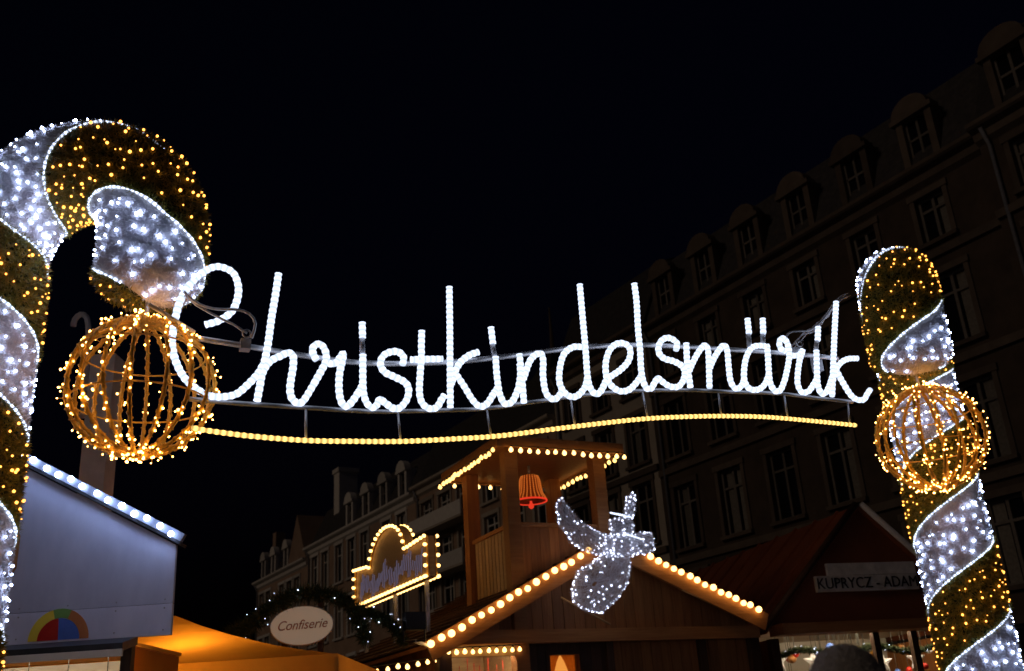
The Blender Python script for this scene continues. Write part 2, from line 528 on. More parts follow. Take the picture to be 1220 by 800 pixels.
def dormer(roof, y, z0, w, h, mat, x=0.1, arch=True):
    """stone dormer with a rounded head standing on the cornice"""
    mb = MB()
    hw = w / 2
    mb.box(x, x + 0.25, y - hw, y - hw + 0.24, z0, z0 + h)
    mb.box(x, x + 0.25, y + hw - 0.24, y + hw, z0, z0 + h)
    n = 10
    prof = [(y - hw - 0.12, z0 + h), (y - hw - 0.12, z0 + h + 0.16)]
    prof += [(y - (hw + 0.02) * math.cos(math.pi * k / n), z0 + h + 0.16 + (0.55 if arch else 0.3) * math.sin(math.pi * k / n)) for k in range(n + 1)]
    prof += [(y + hw + 0.12, z0 + h + 0.16), (y + hw + 0.12, z0 + h)]
    mb.prism_x(prof, x - 0.12, x + 0.3)
    mb.box(x + 0.25, x + 2.2, y - hw + 0.04, y + hw - 0.04, z0, z0 + h + 0.2)
    d = mb.build('dormer', mat, roof)
    f = MB().box(x + 0.16, x + 0.22, y - 0.045, y + 0.045, z0 + 0.1, z0 + h)
    f.box(x + 0.16, x + 0.22, y - hw + 0.24, y - 0.045, z0 + h * 0.62, z0 + h * 0.62 + 0.08).box(x + 0.16, x + 0.22, y + 0.045, y + hw - 0.24, z0 + h * 0.62, z0 + h * 0.62 + 0.08)
    f.box(x + 0.16, x + 0.22, y - hw + 0.24, y - hw + 0.31, z0 + 0.1, z0 + h - .002).box(x + 0.16, x + 0.22, y + hw - 0.31, y + hw - 0.24, z0 + 0.1, z0 + h - .002)
    f.build('dormer_frame', M['frame'], roof)
    MB().box(x + 0.225, x + 0.24, y - hw + 0.241, y + hw - 0.241, z0 + 0.1, z0 + h - .002).build('dormer_pane', M['pane'], roof)
    return d

def house(name, label, y0, y1, eave, cols, rows, wall_mat, trim, fmat, x=0.0, depth=11.0, rise=3.2, lean=1.4, dormers=(), dorm=(1.3, 1.9), roofmat='slate', string_z=(), surround=True, arch=True):
    t = thing(name, label, 'building', ROW, STREET, 'houses along the square')
    holes = [(c, w, z, h) for (z, w, h) in rows for c in cols]
    mb = facade(MB(), y0, y1, 0, eave, holes, x)
    mb.box(x + 0.4, x + depth, y0, y0 + 0.3, 0, eave).box(x + 0.4, x + depth, y1 - 0.3, y1, 0, eave).box(x + depth - 0.3, x + depth, y0 + 0.3, y1 - 0.3, 0, eave)
    mb.build('wall', wall_mat, t)
    cache = {}
    for (z, w, h) in rows:
        if (w, h) not in cache:
            cache[(w, h)] = window_meshes(w, h, fmat, trim, surround)
        for c in cols:
            put_window(t, cache[(w, h)], x, c, z, h)
    cornice(t, y0 - 0.02, y1 + 0.02, eave + 0.25, trim, x)
    for z in string_z:
        MB().box(x - 0.12, x - 0.003, y0, y1, z - 0.12, z + 0.12).build('string_course', trim, t)
    MB().tube([(x - 0.09, y1 - 0.35, 0.2), (x - 0.09, y1 - 0.35, eave - 0.5), (x - 0.35, y1 - 0.35, eave)], 0.06, 8).build('downpipe', M['alu_dull'], t, True)
    rf = mansard(t, y0, y1, eave + 0.25, rise, lean, depth, M[roofmat], x)
    for d in dormers:
        dormer(rf, d, eave + 0.27, dorm[0], dorm[1], trim, x + 0.15, arch)
    return t, rf

cols = [16.1, 18.65, 21.2, 23.7, 26.2, 28.7]
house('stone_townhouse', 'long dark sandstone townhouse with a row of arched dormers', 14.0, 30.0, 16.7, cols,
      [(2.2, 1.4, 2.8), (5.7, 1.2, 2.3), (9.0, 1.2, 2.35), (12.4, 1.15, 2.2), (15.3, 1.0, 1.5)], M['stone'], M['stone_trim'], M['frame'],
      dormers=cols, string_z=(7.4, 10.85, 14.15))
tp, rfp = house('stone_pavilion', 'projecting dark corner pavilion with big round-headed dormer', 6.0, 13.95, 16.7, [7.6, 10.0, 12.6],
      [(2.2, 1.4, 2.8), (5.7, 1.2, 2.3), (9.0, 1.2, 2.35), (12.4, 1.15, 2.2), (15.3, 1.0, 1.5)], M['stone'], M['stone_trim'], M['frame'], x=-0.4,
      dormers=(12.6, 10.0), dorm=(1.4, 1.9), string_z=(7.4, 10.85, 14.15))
house('pale_townhouse', 'narrow pale townhouse with light pilasters between dark windows', 30.05, 37.0, 17.0, [31.2, 33.4, 35.6],
      [(2.2, 1.3, 2.6), (6.2, 1.2, 2.4), (9.6, 1.2, 2.4), (12.6, 1.2, 2.0), (15.3, 1.1, 1.6)], M['plaster'], M['stone_trim'], M['frame'], string_z=(8.0, 11.2))
tb, rb_ = house('balcony_house', 'cream apartment house with white balcony bands behind the tower', 37.05, 52.0, 15.2, [38.6, 41.0, 43.4, 46.2, 48.4, 50.6],
      [(2.2, 1.4, 2.6), (5.8, 1.3, 2.2), (8.9, 1.4, 2.0), (11.3, 1.4, 1.6), (13.6, 1.4, 1.6)], M['plaster_b'], M['plaster'], M['frame_white'], roofmat='slate', surround=True)
for z in (7.4, 10.0, 12.45):
    MB().box(-1.0, -0.003, 44.8, 51.8, z - 0.12, z).build('balcony', M['plaster'], tb)
    MB().box(-1.0, -0.9, 44.8, 51.8, z + 0.003, z + 0.75).build('balcony_front', M['frame_white'], tb)
ch, rh = house('mansard_house', 'tall old house with tall white window groups and chimney', 52.05, 70.0, 15.0, [54.0, 56.2, 59.6, 61.8, 64.0, 66.6, 68.6],
      [(2.2, 1.3, 2.6), (6.0, 1.2, 2.2), (9.6, 1.25, 2.4), (13.2, 1.25, 2.5)], M['plaster_b'], M['frame_white'], M['frame_white'],
      dormers=(54.2, 57.0, 59.8, 62.6), dorm=(1.2, 1.7), rise=2.8)
MB().box(1.0, 2.4, 66.6, 67.6, 15.3, 20.2).box(0.9, 2.5, 66.5, 67.7, 20.2, 20.5).build('chimney', M['frame_white'], rh)
ce, re_ = house('turret_house', 'low far house with a pointed gable and white windows', 70.05, 82.0, 14.4, [72.3, 74.0, 75.7, 79.0, 80.6],
      [(2.2, 1.3, 2.6), (5.6, 1.2, 2.2), (9.0, 1.2, 2.3), (12.4, 1.2, 2.4)], M['plaster_b'], M['frame_white'], M['frame_white'],
      dormers=(75.5, 78.5, 81.0), dorm=(1.1, 1.6), rise=2.4)
MB().prism_x([(70.3, 14.66), (74.3, 14.66), (72.3, 18.2)], -0.1, 4.0).build('gable', M['plaster_b'], re_)
MB().box(1.0, 1.8, 80.6, 81.4, 14.7, 18.6).build('chimney', M['plaster_b'], re_)

sp = thing('church_tower', 'dark slender church tower with pointed roof behind the houses', 'tower', (2.6, 62.0, 0), STREET)
MB().box(-2.4, 2.4, -2.4, 2.4, 0, 20.5).build('wall', M['stone'], sp)
MB().add([(-2.7, -2.7, 20.5), (2.7, -2.7, 20.5), (2.7, 2.7, 20.5), (-2.7, 2.7, 20.5), (0, 0, 25.4)], [(3, 2, 1, 0), (0, 1, 4), (1, 2, 4), (2, 3, 4), (3, 0, 4)]).build('roof', M['slate'], sp)
MB().tube([(0, 0, 25.0), (0, 0, 28.3)], [0.16, 0.05], 8).build('spire', M['stone_trim'], sp)

# ---------------------------------------------------------------- the two candy canes
SHAFT_H, HOOK_R, TUBE_R, TIP = 4.44, 0.505, 0.284, 0.26
L_ARC = math.pi * HOOK_R
L_END = SHAFT_H + L_ARC + TIP
CAP = 0.16
def cane_frame(l):
    """centre, in-plane normal and tube radius at arc length l (numpy arrays)"""
    l = np.asarray(l, float)
    c = np.zeros(l.shape + (3,)); n = np.zeros(l.shape + (3,)); t = np.zeros(l.shape + (3,))
    a = l <= SHAFT_H
    c[a, 2] = l[a]; n[a, 0] = 1; t[a, 2] = 1
    b = (l > SHAFT_H) & (l <= SHAFT_H + L_ARC)
    th = (l[b] - SHAFT_H) / HOOK_R
    c[b, 0] = HOOK_R - HOOK_R * np.cos(th); c[b, 2] = SHAFT_H + HOOK_R * np.sin(th)
    n[b, 0] = np.cos(th); n[b, 2] = -np.sin(th); t[b, 0] = np.sin(th); t[b, 2] = np.cos(th)
    d = l > SHAFT_H + L_ARC
    c[d, 0] = 2 * HOOK_R; c[d, 2] = SHAFT_H - (l[d] - SHAFT_H - L_ARC)
    n[d, 0] = -1; t[d, 2] = -1
    over = np.clip((l - L_END) / CAP, 0, 1)
    r = TUBE_R * np.sqrt(np.maximum(1 - over ** 2, 1e-4))
    return c, n, t, r, over

def cane_point(l, phi, dr=0.0):
    c, n, t, r, over = cane_frame(l)
    bn = np.zeros_like(n); bn[..., 1] = 1
    nr = np.cos(phi)[..., None] * n + np.sin(phi)[..., None] * bn
    P = c + nr * (r + dr)[..., None]
    N = nr * (r / TUBE_R)[..., None] + t * over[..., None]
    return P, N / np.linalg.norm(N, axis=-1, keepdims=True)

WHITE_SHARE = 0.5
def candy_cane(label, loc, rz, hand, phase, period=1.0, tight=0.0):
    # 'tight': the winding is pulled a little closer where the shaft turns into the hook
    LT = np.linspace(-4.0, 11.0, 3001)
    ST = np.clip((LT - 3.5) / 1.5, 0, 1)
    SE = np.clip((LT - 5.45) / 0.65, 0, 1)
    GT = LT / period + tight * ST * ST * (3 - 2 * ST) - 0.13 * SE * SE * (3 - 2 * SE)
    t = thing('candy_cane', label, 'candy cane', loc, rz, 'candy cane gate posts')
    LMAX = L_END + CAP
    def g_of(l, phi): return np.interp(l, LT, GT) + hand * phi / (2 * math.pi) + phase
    # helical bands as core surfaces
    for nm, lo, hi, mat, dr in (('tinsel_stripe', WHITE_SHARE, 1.0, M['green_core'], -0.012), ('white_stripe', 0.0, WHITE_SHARE, M['white_core'], 0.0)):
        V, F, n = [], [], 0
        k0 = math.floor(min(g_of(0, 0), g_of(0, 2 * math.pi))) - 1
        k1 = math.ceil(max(g_of(LMAX, 0), g_of(LMAX, 2 * math.pi))) + 1
        NP, NB = 40, 12
        for k in range(k0, k1):
            ph = np.linspace(0, 2 * math.pi, NP + 1)
            gg = np.linspace(k + lo, k + hi, NB + 1)
            G, PH = np.meshgrid(gg, ph, indexing='ij')
            Lr = np.interp(G - hand * PH / (2 * math.pi) - phase, GT, LT)
            Lc = np.clip(Lr, 0, LMAX)
            P, _ = cane_point(Lc, PH, np.full(Lc.shape, dr))
            V.append(P.reshape(-1, 3))
            for i in range(NB):
                for j in range(NP):
                    ids = [(i, j), (i, j + 1), (i + 1, j + 1), (i + 1, j)]
                    if all(Lr[q] <= 0 for q in ids) or all(Lr[q] >= LMAX for q in ids):
                        continue
                    F.append(tuple(n + q[0] * (NP + 1) + q[1] for q in ids))
            n += P.reshape(-1, 3).shape[0]
        V = np.concatenate(V)
        core = MB(); core.v = [tuple(p) for p in V]; core.f = F; core.a = [0.0] * len(V)
        part = core.build(nm, mat, t, True)
        # tinsel fibres
        white = nm == 'white_stripe'
        cnt = 150000
        l = rng.uniform(0, LMAX, cnt); p = rng.uniform(0, 2 * math.pi, cnt)
        fr = np.mod(g_of(l, p), 1.0)
        keep = (fr < WHITE_SHARE) if white else (fr >= WHITE_SHARE)
        l, p = l[keep], p[keep]
        if white:
            l, p = l[:60000], p[:60000]
        P, N = cane_point(l, p, np.zeros(l.shape))
        v, f = needle_arrays(P, N, 0.034 if white else 0.05, 0.0030 if white else 0.0040, 0.4 if white else 0.65)
        stuff(fast_mesh('tinsel', v, f, M['white_tinsel'] if white else M['needle'], part))
        # fairy lights scattered on a jittered grid
        nl = int(LMAX / (0.082 if white else 0.078)); npn = 24
        li, pj = np.meshgrid(np.arange(nl), np.arange(npn), indexing='ij')
        l = (li + rng.uniform(0.05, 0.95, li.shape)) * LMAX / nl
        p = (pj + rng.uniform(0.05, 0.95, li.shape)) * 2 * math.pi / npn
        l, p = l.ravel(), p.ravel()
        fr = np.mod(g_of(l, p), 1.0)
        keep = ((fr > 0.05) & (fr < WHITE_SHARE - 0.05)) if white else (fr > WHITE_SHARE + 0.04) & (fr < 0.96)
        l, p = l[keep], p[keep]
        P, N = cane_point(l, p, np.full(l.shape, 0.016 if white else 0.028))
        led_mesh('fairy_lights', P, 0.0068 if white else 0.0074, M['led_white'] if white else M['led_warm'], part, 0.45)
    # bright light lines along both edges of the white band
    for edge in (0.0, WHITE_SHARE):
        gmin, gmax = g_of(0, 0), g_of(LMAX, 0)
        k0 = math.floor(min(gmin, gmax)) - 2
        k1 = math.ceil(max(gmin, gmax)) + 2
        if hand > 0:
            ph = np.arange(2 * math.pi * 40, -2 * math.pi * 40, -0.07)
        else:
            ph = np.arange(-2 * math.pi * 40, 2 * math.pi * 40, 0.07)
        l = np.interp(edge - hand * ph / (2 * math.pi) - phase, GT, LT)
        ok = (l > 0.02) & (l < LMAX - 0.03)
        P, N = cane_point(l[ok], ph[ok], np.full(ok.sum(), 0.010))
        MB().tube([tuple(q) for q in P], 0.0066, 6, run0=0.01, lump=0.4, pitch=0.03).build('edge_light', M['edge_white'], t, True)
    # steel foot that carries the cane
    MB().lathe([(0.55, 0.0), (0.55, 0.04), (0.36, 0.05), (0.345, 0.12)], 28).build('base_plate', M['alu'], t, True)
    return t

LEFT_CANE, LEFT_RZ = (-3.0, 5.24, 0), math.atan2(-0.17, 1.0)
RIGHT_CANE, RIGHT_RZ = (3.42, 8.2, 0), math.atan2(-1.28, -0.53)
candy_cane('striped tinsel candy cane whose hook bends over the blue-lit white kiosk', LEFT_CANE, LEFT_RZ, 1, 0.74, 1.06, 0.06)
candy_cane('striped tinsel candy cane standing beside the red-roofed stall', RIGHT_CANE, RIGHT_RZ, -1, 0.52, 1.06, 0.27)

# ---------------------------------------------------------------- gold wire balls hanging from the hooks
def wire_ball(label, cane, rz, r=0.378):
    tipx = cane[0] + 2 * HOOK_R * math.cos(rz)
    tipy = cane[1] + 2 * HOOK_R * math.sin(rz)
    tip_z = SHAFT_H - TIP - CAP
    cz = 3.525
    t = thing('wire_ball', label, 'ornament', (tipx, tipy, cz - r), rz * 0.7, 'hanging wire balls')
    C = Vector((0, 0, r))
    nrib = 16
    pts, nrm = [], []
    for k in range(nrib):
        a = 2 * math.pi * (k + 0.3 * random.random() - 0.15) / nrib
        path = []
        for j in range(25):
            th = math.radians(4 + 172 * j / 24)
            path.append(C + Vector((math.sin(th) * math.cos(a), math.sin(th) * math.sin(a), math.cos(th))) * r)
        rib = MB().tube(path, 0.0105, 6).build('rib', M['gold_wire'], t, True)
        # cable wound round the rib
        wind = []
        for j in range(140):
            th = math.radians(5 + 170 * j / 139)
            d = Vector((math.sin(th) * math.cos(a), math.sin(th) * math.sin(a), math.cos(th)))
            side = Vector((-math.sin(a), math.cos(a), 0))
            w = j * 0.85 + k
            wind.append(C + d * r + (d * math.cos(w) + side * math.sin(w)) * 0.0135)
        MB().tube(wind, 0.0036, 4).build('winding', M['gold_wire'], rib, True)
        for j in range(24):
            th = math.radians(random.uniform(6, 174))
            d = np.array([math.sin(th) * math.cos(a), math.sin(th) * math.sin(a), math.cos(th)])
            dd = d * random.choice((1, 1, 0.4)) + np.array([random.gauss(0, .5) for _ in range(3)])
            dd /= np.linalg.norm(dd)
            base = d * r + np.array(C)
            pts.append(base + dd * random.uniform(0.014, 0.042)); nrm.append(base)
    stalks = MB()
    for p, b in zip(pts, nrm):
        stalks.tube([b, p], 0.0022, 3)
    stuff(stalks.build('stalks', M['gold_wire'], t))
    led_mesh('fairy_lights', pts, 0.0060, M['led_ball'], t, 0.35)
    for th in (62, 104):
        z, rr = math.cos(math.radians(th)) * r, math.sin(math.radians(th)) * (r - 0.012)
        MB().tube([(rr * math.cos(2 * math.pi * k / 48), rr * math.sin(2 * math.pi * k / 48), r + z) for k in range(49)], 0.005, 6).build('ring', M['gold_wire'], t, True)
    MB().lathe([(0.05, -0.012), (0.06, 0.0), (0.05, 0.012)], 16, (0, 0, 2 * r)).build('cap', M['gold_wire'], t, True)
    MB().tube([(0, 0, 2 * r), (0, 0, tip_z - (cz - r) + 0.03)], 0.012, 8).build('hanger', M['alu'], t, True)
    return t
wire_ball('gold wire ball of amber lights hanging in front of the letter C', LEFT_CANE, LEFT_RZ)
wire_ball('gold wire ball of amber lights hanging against the cane by the red-roofed stall', RIGHT_CANE, RIGHT_RZ)

# ---------------------------------------------------------------- the lit script sign between the canes
# coordinates: metres along the sign, metres above the ground
LETTERS = [
    ('C', [[(-0.446, 3.857), (-0.378, 3.887), (-0.316, 3.942), (-0.286, 4.012), (-0.279, 4.099), (-0.304, 4.177), (-0.349, 4.209), (-0.41, 4.214), (-0.478, 4.169), (-0.538, 4.094), (-0.58, 4.004), (-0.597, 3.931), (-0.608, 3.847), (-0.613, 3.73), (-0.586, 3.628), (-0.538, 3.541), (-0.474, 3.484), (-0.41, 3.451), (-0.338, 3.448), (-0.265, 3.47), (-0.204, 3.531), (-0.152, 3.599), (-0.127, 3.654)]]),
    ('h', [[(-0.059, 4.212), (-0.072, 4.085), (-0.091, 3.934), (-0.106, 3.775), (-0.122, 3.666)],
        [(-0.155, 3.437), (-0.143, 3.524), (-0.131, 3.601), (-0.1, 3.662), (-0.057, 3.698), (-0.038, 3.705), (-0.016, 3.721), (0.01, 3.731), (0.034, 3.713), (0.035, 3.648), (0.025, 3.574), (0.021, 3.51), (0.033, 3.463), (0.062, 3.439), (0.088, 3.446), (0.114, 3.484), (0.158, 3.568)]]),
    ('r', [[(0.158, 3.568), (0.196, 3.644), (0.219, 3.699), (0.217, 3.753), (0.195, 3.793), (0.167, 3.797), (0.144, 3.772), (0.147, 3.735), (0.168, 3.699)],
        [(0.215, 3.699), (0.242, 3.685), (0.274, 3.691), (0.297, 3.722), (0.319, 3.753), (0.31, 3.694), (0.297, 3.627), (0.294, 3.545), (0.302, 3.48), (0.321, 3.441), (0.345, 3.441), (0.376, 3.477), (0.408, 3.528)]]),
    ('i', [[(0.408, 3.528), (0.428, 3.566)],
        [(0.433, 3.755), (0.432, 3.662), (0.432, 3.571), (0.437, 3.514), (0.455, 3.462), (0.486, 3.439), (0.51, 3.453)],
        [(0.43, 3.955), (0.432, 3.861)]]),
    ('s', [[(0.51, 3.453), (0.531, 3.491), (0.558, 3.473), (0.594, 3.449), (0.602, 3.444), (0.644, 3.446), (0.688, 3.498), (0.702, 3.564), (0.679, 3.606), (0.616, 3.635), (0.563, 3.658), (0.537, 3.7), (0.548, 3.751), (0.586, 3.782), (0.64, 3.792), (0.675, 3.762), (0.669, 3.711)]]),
    ('t', [[(0.792, 3.937), (0.787, 3.839), (0.785, 3.771), (0.774, 3.658), (0.767, 3.547), (0.784, 3.482), (0.827, 3.454), (0.87, 3.466), (0.899, 3.512), (0.919, 3.541)],
        [(0.721, 3.749), (0.814, 3.76), (0.915, 3.77)]]),
    ('k', [[(0.978, 4.246), (0.97, 3.971), (0.961, 3.717), (0.953, 3.471)],
        [(1.145, 3.833), (1.086, 3.807), (1.027, 3.756), (0.99, 3.691), (0.967, 3.616)],
        [(0.99, 3.691), (1.043, 3.61), (1.095, 3.524), (1.138, 3.488), (1.185, 3.508), (1.234, 3.579)]]),
    ('i', [[(1.234, 3.579), (1.262, 3.615)],
        [(1.257, 3.81), (1.258, 3.694), (1.265, 3.603), (1.267, 3.581), (1.29, 3.523), (1.318, 3.514), (1.355, 3.541), (1.392, 3.612)],
        [(1.238, 4.003), (1.245, 3.897)]]),
    ('n', [[(1.392, 3.612), (1.413, 3.706), (1.414, 3.776)],
        [(1.416, 3.841), (1.422, 3.707), (1.424, 3.529)],
        [(1.433, 3.684), (1.478, 3.793), (1.518, 3.843), (1.562, 3.859), (1.574, 3.813), (1.565, 3.718), (1.573, 3.613), (1.605, 3.569), (1.648, 3.574), (1.689, 3.627)]]),
    ('d', [[(1.865, 3.927), (1.796, 3.925), (1.729, 3.879), (1.691, 3.798), (1.673, 3.69), (1.694, 3.622), (1.74, 3.59), (1.79, 3.599), (1.845, 3.656), (1.87, 3.723)],
        [(1.879, 4.367), (1.877, 4.12), (1.876, 3.91), (1.872, 3.741), (1.883, 3.658), (1.916, 3.619), (1.956, 3.64), (1.994, 3.702)]]),
    ('e', [[(1.994, 3.702), (2.033, 3.741), (2.113, 3.795), (2.179, 3.862), (2.201, 3.938), (2.167, 3.979), (2.107, 3.973), (2.05, 3.925), (2.012, 3.836), (2.007, 3.739), (2.036, 3.681), (2.096, 3.649), (2.163, 3.666), (2.221, 3.718), (2.252, 3.757)]]),
    ('l', [[(2.289, 4.421), (2.29, 4.29), (2.277, 4.092), (2.274, 3.947), (2.265, 3.814), (2.27, 3.73), (2.291, 3.682), (2.325, 3.684)]]),
    ('s', [[(2.325, 3.684), (2.362, 3.736), (2.385, 3.757), (2.426, 3.727), (2.47, 3.707), (2.527, 3.711), (2.569, 3.752), (2.593, 3.811), (2.578, 3.857), (2.52, 3.886), (2.45, 3.9), (2.415, 3.935), (2.42, 3.989), (2.457, 4.036), (2.511, 4.05), (2.56, 4.021), (2.547, 3.966)]]),
    ('m', [[(2.634, 4.022), (2.621, 3.88), (2.62, 3.713)],
        [(2.632, 3.833), (2.661, 3.883), (2.715, 3.961), (2.772, 4.02), (2.798, 3.997), (2.79, 3.894), (2.768, 3.718)],
        [(2.796, 3.865), (2.819, 3.906), (2.867, 3.974), (2.926, 4.033), (2.952, 4.006), (2.945, 3.887), (2.943, 3.779), (2.973, 3.73), (3.019, 3.746), (3.055, 3.797)]]),
    ('a umlaut', [[(3.296, 4.059), (3.212, 4.058), (3.153, 4.034), (3.099, 3.961), (3.067, 3.873), (3.055, 3.788), (3.086, 3.736), (3.154, 3.735), (3.216, 3.776), (3.261, 3.846)],
        [(3.289, 4.058), (3.279, 3.964), (3.265, 3.852), (3.265, 3.779), (3.297, 3.733), (3.342, 3.748), (3.392, 3.825)],
        [(3.161, 4.254), (3.154, 4.14)],
        [(3.29, 4.267), (3.274, 4.151)]]),
    ('r', [[(3.392, 3.825), (3.442, 3.94), (3.469, 4.03), (3.463, 4.105), (3.433, 4.134), (3.398, 4.099), (3.404, 4.05), (3.436, 4.04)],
        [(3.465, 4.017), (3.513, 4.008), (3.559, 4.025), (3.588, 4.055), (3.544, 3.973), (3.508, 3.871), (3.494, 3.796), (3.516, 3.742), (3.575, 3.752), (3.629, 3.805)]]),
    ('i', [[(3.629, 3.805), (3.667, 3.851)],
        [(3.708, 4.063), (3.671, 3.858), (3.667, 3.783), (3.687, 3.741), (3.726, 3.756), (3.767, 3.809)],
        [(3.763, 4.249), (3.736, 4.143)]]),
    ('k', [[(3.767, 3.809), (3.801, 3.868)],
        [(3.972, 4.469), (3.899, 4.209), (3.829, 3.946), (3.771, 3.728)],
        [(4.063, 4.035), (3.985, 4.026), (3.911, 3.993), (3.847, 3.928), (3.803, 3.843)],
        [(3.852, 3.928), (3.885, 3.849), (3.937, 3.752), (3.988, 3.718), (4.049, 3.724), (4.09, 3.769), (4.125, 3.803)]]),
]
TOP_BAR = [(-0.496, 3.795), (-0.19, 3.768), (0.09, 3.742), (0.38, 3.725), (0.629, 3.735), (0.994, 3.776), (1.323, 3.836), (1.788, 3.932), (2.218, 3.994), (2.668, 4.022), (3.07, 4.033), (3.491, 4.044), (3.929, 4.043)]
LOW_BAR = [(-0.507, 3.442), (-0.276, 3.434), (0.003, 3.432), (0.476, 3.432), (0.684, 3.445), (0.929, 3.466), (1.183, 3.492), (1.47, 3.547), (1.853, 3.622), (2.242, 3.677), (2.628, 3.71), (2.95, 3.721), (3.361, 3.737), (3.64, 3.726), (3.988, 3.718)]
GOLD_LINE = [(-0.498, 3.28), (-0.412, 3.266), (-0.172, 3.246), (0.121, 3.237), (0.379, 3.245), (0.67, 3.259), (1, 3.291), (1.291, 3.326), (1.74, 3.403), (2.217, 3.479), (2.53, 3.514), (2.854, 3.539), (3.188, 3.553), (3.532, 3.549), (3.961, 3.537)]
HOSE_A = [(-0.571, 4.029), (-0.521, 3.981), (-0.456, 3.951), (-0.381, 3.943), (-0.284, 3.951), (-0.218, 3.933), (-0.183, 3.876), (-0.2, 3.79)]
ROPE_A = [(-0.565, 4.012), (-0.499, 3.959), (-0.423, 3.919), (-0.324, 3.874), (-0.291, 3.86), (-0.225, 3.818)]
HOSE_B = [(3.55, 4.088), (3.517, 4.136), (3.523, 4.187), (3.57, 4.22), (3.66, 4.234), (3.736, 4.244), (3.822, 4.301), (3.913, 4.376), (4.011, 4.473), (4.105, 4.545), (4.173, 4.573)]
ROPE_B = [(3.56, 4.101), (3.63, 4.159), (3.684, 4.209), (3.786, 4.271), (3.894, 4.354), (3.971, 4.429), (4.07, 4.527), (4.169, 4.586)]
STRUTS = [(0.119, 3.43), (0.121, 3.237), (0.649, 3.438), (0.66, 3.264), (1.199, 3.493), (1.216, 3.317), (1.764, 3.6), (1.775, 3.41), (2.284, 3.674), (2.298, 3.489), (2.864, 3.721), (2.86, 3.539), (3.402, 3.734), (3.395, 3.559), (3.942, 3.709), (3.918, 3.541)]
STUBS = [(0.432, 3.861), (0.433, 3.755), (1.245, 3.897), (1.257, 3.81), (3.154, 4.14), (3.147, 4.046), (3.274, 4.151), (3.263, 4.06), (3.736, 4.143), (3.709, 4.063)]
BOX = [(3.743, 4.072), (3.796, 3.943)]

SIGN_O, SIGN_RZ = (-1.274, 5.264, 0.0), math.radians(23.39)
sign = thing('script_sign', 'long white rope-light cursive sign hung between the two candy canes', 'sign', SIGN_O, SIGN_RZ)
def sp3(p, y=0.0):
    return (p[0], y, p[1])
for nm, strokes in LETTERS:
    mb = MB()
    for st in strokes:
        mb.tube(smooth_path([sp3(p, -0.03) for p in st], 0.0085), 0.0198, 8, run0=0.01, lump=0.07, pitch=0.034)
    o = mb.build('letter', M['rope_white'], sign, True)
    o['label'] = 'white rope-light letter ' + nm
MB().tube(smooth_path([sp3(p, 0.02) for p in TOP_BAR], 0.05), 0.017, 8).build('top_bar', M['alu'], sign, True)
MB().tube(smooth_path([sp3(p, 0.02) for p in LOW_BAR], 0.05), 0.014, 8).build('lower_bar', M['alu'], sign, True)
MB().tube(smooth_path([sp3(p, 0.0) for p in GOLD_LINE], 0.009), 0.0135, 8, run0=0.01, lump=0.12, pitch=0.036).build('gold_rope_light', M['rope_gold'], sign, True)
for a, b in zip(STRUTS[::2], STRUTS[1::2]):
    MB().tube([sp3(a, 0.018), sp3(b, 0.014)], 0.0075, 6).build('strut', M['alu'], sign, True)
for a, b in zip(STUBS[::2], STUBS[1::2]):
    MB().tube([sp3(a, -0.02), sp3(b, -0.02)], 0.017, 8).build('unlit_tube', M['clear_hose'], sign, True)
MB().tube(smooth_path([sp3(p, -0.06) for p in HOSE_A], 0.03), 0.008, 6).build('power_hose', M['clear_hose'], sign, True)
MB().tube(smooth_path([sp3(p, -0.05) for p in ROPE_A], 0.03), 0.007, 6).build('tie_rope', M['clear_hose'], sign, True)
MB().tube(smooth_path([sp3(p, 0.03) for p in HOSE_B], 0.03), 0.008, 6).build('power_hose', M['clear_hose'], sign, True)
for k in range(3):
    w = smooth_path([sp3(p, 0.05) for p in ROPE_B], 0.012)
    w = [q + Vector((0, math.cos(i * 0.22 + k * 2.1), math.sin(i * 0.22 + k * 2.1))) * 0.018 for i, q in enumerate(w)]
    MB().tube(w, 0.0045, 5).build('tie_rope', M['clear_hose'], sign, True)
(bx0, bz1), (bx1, bz0) = BOX
MB().box(bx0, bx1, 0.03, 0.09, bz0, bz1).build('junction_box', M['clear_hose'], sign)
def shackle(p):
    ring = [(p[0] + 0.022 * math.cos(a), -0.045, p[1] + 0.022 * math.sin(a)) for a in np.linspace(0, 2 * math.pi, 17)]
    MB().tube(ring, 0.006, 6).build('shackle', M['alu'], sign, True)
    MB().box(p[0] - 0.028, p[0] + 0.028, -0.02, 0.045, p[1] - 0.075, p[1] - 0.018).build('clamp', M['alu'], sign)
shackle(ROPE_A[-1]); shackle(ROPE_B[0])
MB().tube([(-0.75, -0.14, 3.90), (-0.50, -0.01, 3.815)], 0.012, 6).build('arm', M['galv'], sign, True)

# ---------------------------------------------------------------- central chalet with bell tower
CH, CH_RZ = (-0.14, 13.0, 0.0), math.radians(26)
chalet = thing('market_chalet', 'wooden market chalet with lit gable and open bell tower', 'chalet', CH, CH_RZ)
APX, APZ = 1.33, 4.06
def gable_z(x):
    return APZ - (0.5 * (APX - x) if x < APX else 0.43 * (x - APX))
XL, XR = -1.3, 3.75
DEPTH = 4.4
# gable boards
x = -1.02
while x < 3.50:
    w = min(0.152, 3.5 - x)
    top = lambda q: gable_z(q) - 0.06
    poly = [(x + 0.003, 2.86), (x + w - 0.003, 2.86), (x + w - 0.003, top(x + w))]
    if x < APX < x + w:
        poly.append((APX, top(APX)))
    poly.append((x + 0.003, top(x)))
    dy = random.uniform(-0.004, 0.004)
    if min(p[1] for p in poly[2:]) > 2.88:
        MB().prism(poly, 0.05 + dy, 0.075 + dy).build('plank', M['wood'], chalet)
    x += 0.152
